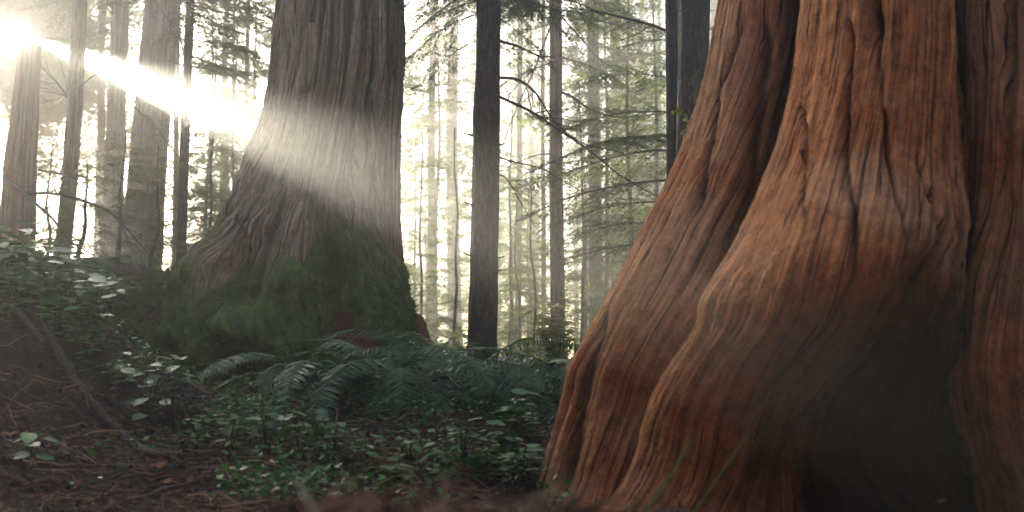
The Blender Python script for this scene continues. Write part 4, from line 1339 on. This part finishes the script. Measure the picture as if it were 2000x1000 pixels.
stick('fallen_stick', 'short dark stick in the litter nearest the earth mound', [(170, 955), (215, 954), (260, 951)], 0.009, 0.005, 1007)
stick('fallen_stick', 'flat reddish stick on the earth mound', [(330, 968), (370, 960), (420, 955)], 0.010, 0.006, 1008, 'reddish')
stick('fallen_stick', 'thin stick from the mossy root towards the leafy plants', [(225, 660), (245, 690), (275, 705)], 0.008, 0.004, 1009)
stick('bark_chip', 'pale broken bark chip by the foot of the forked branch', [(305, 880), (325, 886), (350, 890)], 0.016, 0.009, 1010, cat='bark chip')
stick('bark_chip', 'tan bark chip standing in the litter past the lone seedling', [(122, 872), (125, 885), (130, 898)], 0.02, 0.012, 1011, cat='bark chip')
stick('bark_chip', 'orange brown bark chip on the litter before the bent pale stick', [(90, 943), (105, 945), (122, 948)], 0.018, 0.010, 1012, 'reddish', cat='bark chip')


# dead leaves
def dead_leaf(label, p, l, seed, up=0.5):
    r = np.random.default_rng(seed)
    t = thing('fallen_leaf', p, label, 'leaf')
    mb = MB()
    a = r.uniform(0, 2 * PI)
    for k in range(3):
        leaf_shape(mb, p + np.array([0, 0, 0.004]), np.array([math.cos(a + (k - 1) * 0.9), math.sin(a + (k - 1) * 0.9), 0.3 * up]), np.array([r.normal(0, 0.3), -0.5, 1]), l * (1 if k == 1 else 0.75), r.uniform(0.3, 0.8), 0.3, 0.34)
    mb.build('blade', M['orange'], t)
    st = MB()
    tube(st, smooth_poly([p, p - np.array([math.cos(a), math.sin(a), 0]) * l * 0.3, p - np.array([math.cos(a), math.sin(a), -0.2]) * l * 0.6], 6), 0.0015, 4)
    st.build('stalk', M['stick'], t)


for k, (u, v, l, lab) in enumerate([(322, 912, 0.07, 'orange dead leaf below the tip of the forked branch'), (270, 832, 0.06, 'curled rust coloured leaf on the litter beside the forked branch'), (322, 945, 0.05, 'small orange leaf between the litter and the earth mound'),
                                    (4, 745, 0.05, 'small orange leaf at the edge of the bank'), (215, 928, 0.035, 'tiny tan leaf on the litter before the forked branch'), (20, 850, 0.06, 'rusty leaf scrap on the litter behind the lone seedling'), (160, 712, 0.04, 'tan leaf lying above the forked branch')]):
    dead_leaf(lab, on_ground(u, v, 1.3, 12), l, 1020 + k)
for k, (u, v, Y, l, lab) in enumerate([(1812, 922, 4.1, 0.05, 'red leaf caught in the dark hollow of the orange cedar, the upper one'), (1832, 984, 3.95, 0.035, 'small red leaf low in the dark hollow of the orange cedar')]):
    dead_leaf(lab, P(u, v, Y), l, 1040 + k, 2.0)

# grass blades in front of the orange cedar
for k, (seq, Y, w, lab) in enumerate([([(1270, 985), (1300, 945), (1335, 885), (1362, 838)], 2.6, 0.0055, 'long green grass blade before the orange cedar'), ([(1425, 900), (1440, 878), (1468, 838)], 2.7, 0.004, 'short faint grass blade before the orange cedar')]):
    ax = smooth_poly(px_line(seq, Y), 14)
    dirn = ax[0] - ax[3]
    dirn /= np.linalg.norm(dirn)
    low = [ax[0]]
    while low[-1][2] > gz(low[-1][0], low[-1][1]) - 0.01 and len(low) < 40:
        low.append(low[-1] + dirn * 0.02)
    ax = np.vstack([np.array(low[:0:-1]), ax])
    wd = w * np.sin(np.linspace(0.5, PI, len(ax))) ** 0.6
    wd[-1] = 0.0003
    s = np.array([0.85, -0.35, 0.35])
    s /= np.linalg.norm(s)
    nb = np.array([-0.2, -0.5, 0.0])
    V = np.concatenate([ax - s * wd[:, None], ax + nb * wd[:, None] * 0.4, ax + s * wd[:, None]], 1).reshape(-1, 3)
    mb = MB()
    mb.add(V, grid_faces(len(ax), 3), rnd=np.full(len(V), 0.6))
    tag(mb.build('grass_blade', M['grass']), lab, 'grass blade')

# ------------------------------------------------------------------ litter (uncountable)
r = np.random.default_rng(123)


def scatter(n, y0, y1, x0, x1, pw=1.5):
    y = y0 + (y1 - y0) * r.uniform(0, 1, n) ** pw
    x = np.clip(r.uniform(x0, x1, n) * (0.35 + y), -4.6, 2.9)
    return x, y


n = 34000
x, y = scatter(n, 0.75, 9.0, -0.62, 0.36)
z = ground_z(x, y)
l = r.uniform(0.02, 0.10, n) * r.uniform(0.5, 1.4, n) * (1 + 2.0 * (r.uniform(0, 1, n) > 0.94))
a = r.uniform(0, 2 * PI, n)
dz = r.normal(0.08, 0.22, n)
d = np.stack([np.cos(a), np.sin(a), dz], -1)
p0 = np.stack([x, y, z + 0.004], -1)
w = (0.0012 + 0.0045 * r.uniform(0, 1, n) ** 4)[:, None]
sd = np.stack([-np.sin(a), np.cos(a), 0 * a], -1)
upv = np.array([0, 0, 1.0])
bend = r.normal(0, 0.18, (n, 3)) * l[:, None]
pm, p1 = p0 + d * l[:, None] * 0.5 + bend, p0 + d * l[:, None]
p1[:, 2] = np.maximum(p1[:, 2], ground_z(p1[:, 0], p1[:, 1]))
ring = lambda c, k: np.stack([c - sd * w * k, c + sd * w * k, c + upv * w * 1.6 * k], 1)
V = np.concatenate([ring(p0, 1.0), ring(pm, 0.85), ring(p1, 0.5)], 1)
base = (np.arange(n) * 9)[:, None, None]
q = np.array([[0, 1, 4, 3], [1, 2, 5, 4], [2, 0, 3, 5], [3, 4, 7, 6], [4, 5, 8, 7], [5, 3, 6, 8]])[None]
mb = MB()
mb.add(V.reshape(-1, 3), (base + q).reshape(-1, 4), rnd=np.repeat(0.2 + 0.95 * r.uniform(0, 1, n) ** 1.8, 9))
tag(mb.build('twig_litter', M['litter'], smooth=False), kind='stuff')

n = 1500
x, y = scatter(n, 1.9, 8.5, -0.62, 0.10)
mb = MB()
for k in range(n):
    a, l = r.uniform(0, 2 * PI), r.uniform(0.08, 0.34)
    d = np.array([math.cos(a), math.sin(a), 0])
    q = np.array([x[k], y[k], 0]) + d * l * np.linspace(-0.5, 0.5, 5)[:, None] + np.cumsum(r.normal(0, 0.010, (5, 3)), 0)
    q[:, 2] = ground_z(q[:, 0], q[:, 1]) + r.uniform(0.002, 0.02) + np.linspace(0, r.uniform(0, 0.05), 5)
    rr0 = r.uniform(0.0015, 0.0055)
    tube(mb, q, np.linspace(rr0, rr0 * 0.5, 5), 4, rnd=np.full(20, r.uniform(0.35, 1.15)))
tag(mb.build('dead_twig_litter', M['litter']), kind='stuff')

n = 30000
x, y = scatter(n, 0.7, 8.5, -0.62, 0.36)
z = ground_z(x, y)
l = (r.uniform(0.010, 0.042, n) * (1 + 0.6 * (r.uniform(0, 1, n) > 0.9)))[:, None]
d = r.normal(0, 1, (n, 3)) * np.array([1, 1, 0.35])
d /= np.linalg.norm(d, axis=1)[:, None]
nr = r.normal(0, 0.35, (n, 3)) + np.array([0, 0, 1])
s = np.cross(nr, d)
s /= np.linalg.norm(s, axis=1)[:, None]
p = np.stack([x, y, z + 0.006], -1)
cup = np.array([0, 0, 1]) * l * r.uniform(-0.1, 0.35, (n, 1))
V = np.stack([p - d * l * 0.5 + cup, p + s * l * 0.33, p + d * l * 0.5 + cup, p - s * l * 0.33], 1).reshape(-1, 3)
rn = r.uniform(0, 1, n)
rn = np.where(y < 2.2, 0.6 + 0.6 * rn, 0.1 + 0.9 * rn ** 1.6)
mb = MB()
mb.add(V, np.arange(n * 4).reshape(-1, 4), rnd=np.repeat(rn, 4))
tag(mb.build('leaf_litter', M['litter'], smooth=False), kind='stuff')

# tiny leaves and moss between the plants (uncountable)
n = 12000
uu, vv = r.uniform(380, 1060, n), r.uniform(800, 950, n)
x = r.uniform(-1.7, 0.25, n)
y = r.uniform(3.6, 7.2, n)
den = sstep(-0.2, 0.3, fbm(x * 2.2, y * 2.2, 0, 3, 14)) * sstep(-1.9, -1.1, x + 0.15 * y - 0.6)
k = r.uniform(0, 1, n) < den
xb, yb = r.uniform(-4.2, -1.9, 7000), r.uniform(4.6, 8.4, 7000)
kb = r.uniform(0, 1, 7000) < sstep(-0.1, 0.5, fbm(xb * 1.6, yb * 1.6, 0, 3, 15)) * sstep(5.0, 6.6, yb)
x, y = np.concatenate([x[k], xb[kb]]), np.concatenate([y[k], yb[kb]])
n = len(x)
p = np.stack([x, y, ground_z(x, y) + r.uniform(0.005, 0.13, n)], -1)
d = r.normal(0, 1, (n, 3)) * np.array([1, 1, 0.5])
d /= np.linalg.norm(d, axis=1)[:, None]
nr = r.normal(0, 0.4, (n, 3)) + np.array([0, -0.1, 1])
s = np.cross(nr, d)
s /= np.linalg.norm(s, axis=1)[:, None]
l = r.uniform(0.012, 0.045, (n, 1))
V = np.stack([p, p + d * l * 0.45 + s * l * 0.28, p + d * l, p + d * l * 0.45 - s * l * 0.28], 1).reshape(-1, 3)
mb = MB()
mb.add(V, np.arange(n * 4).reshape(-1, 4), rnd=np.repeat(r.uniform(0, 1, n), 4))
tag(mb.build('ground_cover', M['leaf'], smooth=False), kind='stuff')

# ------------------------------------------------------------------ trees added towards the sun to shade the near air and shape the beam
def sun_at(D, du, dv):
    """Point D metres towards the sun, du to the right and dv up of the line from the camera to the sun."""
    rt = np.cross(SUN_DIR, [0, 0, 1.0])
    rt /= np.linalg.norm(rt)
    up = np.cross(rt, SUN_DIR)
    return CAM + SUN_DIR * D + rt * du + up * dv


RT = np.cross(SUN_DIR, [0, 0, 1.0])
RT /= np.linalg.norm(RT)
UPV = np.cross(RT, SUN_DIR)


def veil_gap(p, r):
    """True where leaves of the added crowns are cut away to shape the beam."""
    q = p - CAM
    du, dv = q @ RT, q @ UPV
    rad = np.hypot(du, dv) + r.normal(0, 0.04, len(p))
    phi = np.degrees(np.arctan2(-dv, du)) + r.normal(0, 0.6, len(p))
    u = r.uniform(0, 1, len(p))
    gap = rad < 0.155
    ex = np.degrees(np.arctan(0.10 / np.maximum(rad, 0.2)))
    rays = fbm(phi * 0.45, rad * 0.9, 0, 2, 11) < 0.55      # noise keeps some leaves to split the beam
    rays |= rad > 1.05
    gap |= (phi > 11.0 - ex) & (phi < 19.6 + ex) & (rad > 0.42) & (rad < 4.6) & rays
    gap |= (rad < 1.3) & (phi > 4.0) & (phi < 23.0) & (u < 0.1)
    gap |= (rad > np.where((phi > 14) & (phi < 85), 3.3, 2.5) + r.normal(0, 0.12, len(p))) & (r.uniform(0, 1, len(p)) < 0.80)
    gap |= rad > 5.6
    gap |= (phi > 4.0) & (phi < 11.0) & (rad > 0.6) & (rad < 4.0) & (u < 0.70)
    gap |= (phi > 29) & (phi < 33) & (rad > 1.1) & (rad < 2.0) & (u < 0.45)
    gap |= (phi > -15) & (phi < 65) & (rad > 0.15) & (rad < 0.75) & (u < 0.05)
    return gap


def veil_tree(D, du, H, rad, z0, n, seed, label):
    p = sun_at(D, du, 0)
    t = tree('added_veil_tree', label)
    p[2] = gz(p[0], p[1])
    t.location = p
    mbt, c, rr = trunk_mb(p - np.array([0, 0, 0.2]), p + np.array([0, 0, H]), 0.22, 0.03, seed, 60, 20)
    mbt.build('trunk', M['brown'], t)
    r = np.random.default_rng(seed)
    lm = MB()
    for k in range(n):
        tp = VEIL[r.integers(3)]
        z = z0 + (H - z0) * (k + r.uniform(0, 1)) / n
        LV, LQ, LR = tp[:3]
        V = xf(LV, p + np.array([0, 0, z - p[2]]), r.uniform(0, 2 * PI), r.uniform(-0.3, 0.3), rad / 1.6 * r.uniform(0.5, 1.25), r.uniform(-0.7, 0.7))
        V = V.reshape(-1, 4, 3)
        keep = ~veil_gap(V.mean(1), r)
        V = V[keep].reshape(-1, 3)
        lm.add(V, np.arange(len(V)).reshape(-1, 4), rnd=LR.reshape(-1, 4)[keep].ravel())
    lm.build('crown', M['hemleaf'], t, smooth=False)


for k, (D, du, lab) in enumerate([(42, -0.7, 'added tall hemlock right in the sun glare, blocking the sun'), (43, 1.9, 'added tall hemlock with leaves cut away to shape the sun beam'),
                                  (41, 4.4, 'added tall hemlock blocking the sun, just past it towards the paired grey trunks')]):
    veil_tree(D, du, 15.5, 2.6, 7.0, 380, 1200 + k, lab)

# the wood goes on behind the viewer and overhead
for k in range(26):
    a = R(75 + 235 * (k + fr.uniform(0, 0.8)) / 26)
    d = fr.uniform(7.5, 15)
    x, y = d * math.sin(a), d * math.cos(a)
    t = tree('forest_tree', 'young conifer of the wood behind the viewer', group='conifers behind the viewer')
    b = np.array([x, y, gz(x, y)])
    t.location = b
    mbt, c, rr = trunk_mb(b - np.array([0, 0, 0.2]), b + np.array([0, 0, 8.5]), 0.2, 0.04, 1300 + k, 16, 10)
    mbt.build('trunk', M['brown'], t)
    add_crown(t, CROWN[k % 4], b + np.array([0, 0, fr.uniform(-1.0, 0)]), 0.38, k * 1.9)


# ------------------------------------------------------------------ light, air, camera
w = bpy.data.worlds.new('World')
scene.world = w
w.use_nodes = True
nt = w.node_tree
sky = nt.nodes.new('ShaderNodeTexSky')
sky.sky_type = 'NISHITA'
sky.sun_disc = False
sky.sun_elevation = SUN_EL
sky.sun_rotation = SUN_AZ
sky.air_density = 1.0
sky.dust_density = 1.0
bg = nt.nodes['Background']
bg.inputs[1].default_value = 0.05
nt.links.new(sky.outputs[0], bg.inputs[0])

sl = bpy.data.lights.new('sun', 'SUN')
sl.energy = 5.0
sl.angle = R(0.35)
sl.color = (1.0, 0.90, 0.74)
so = bpy.data.objects.new('sun', sl)
COL.objects.link(so)
so.rotation_euler = (-Vector(SUN_DIR)).to_track_quat('-Z', 'Y').to_euler()

# haze
m, nt, out = new_mat('forest_haze')
pv = nt.nodes.new('ShaderNodeVolumePrincipled')
pv.inputs['Color'].default_value = (0.97, 0.96, 0.92, 1)
pv.inputs['Density'].default_value = 0.0135
pv.inputs['Anisotropy'].default_value = 0.76
nt.links.new(pv.outputs[0], out.inputs['Volume'])
bx0, bx1 = np.array([-48, -10, -3.0]), np.array([48, 60.5, 23.0])
hv = np.array([[(bx0, bx1)[i][0], (bx0, bx1)[j][1], (bx0, bx1)[k][2]] for k in (0, 1) for j in (0, 1) for i in (0, 1)])
mb = MB()
mb.add(hv, [[0, 2, 3, 1], [4, 5, 7, 6], [0, 1, 5, 4], [2, 6, 7, 3], [0, 4, 6, 2], [1, 3, 7, 5]])
haze = mb.build('haze', m, smooth=False)
haze['kind'] = 'stuff'

cd = bpy.data.cameras.new('camera')
cam = bpy.data.objects.new('camera', cd)
COL.objects.link(cam)
cam.location = CAM
cam.rotation_euler = (R(90) + PITCH, 0, 0)
cd.sensor_width = 36
cd.lens = 36 * FPX / 2000
cd.clip_end = 500
cd.clip_start = 0.05
cd.dof.use_dof = True
cd.dof.focus_distance = 7.8
cd.dof.aperture_fstop = 2.4
scene.camera = cam

scene.view_settings.view_transform = 'Standard'
scene.view_settings.look = 'None'
scene.view_settings.gamma = 1
scene.view_settings.exposure = 3.0
scene.cycles.use_denoising = True
scene.cycles.volume_bounces = 0
scene.cycles.max_bounces = 8
scene.cycles.diffuse_bounces = 3
scene.cycles.transmission_bounces = 3
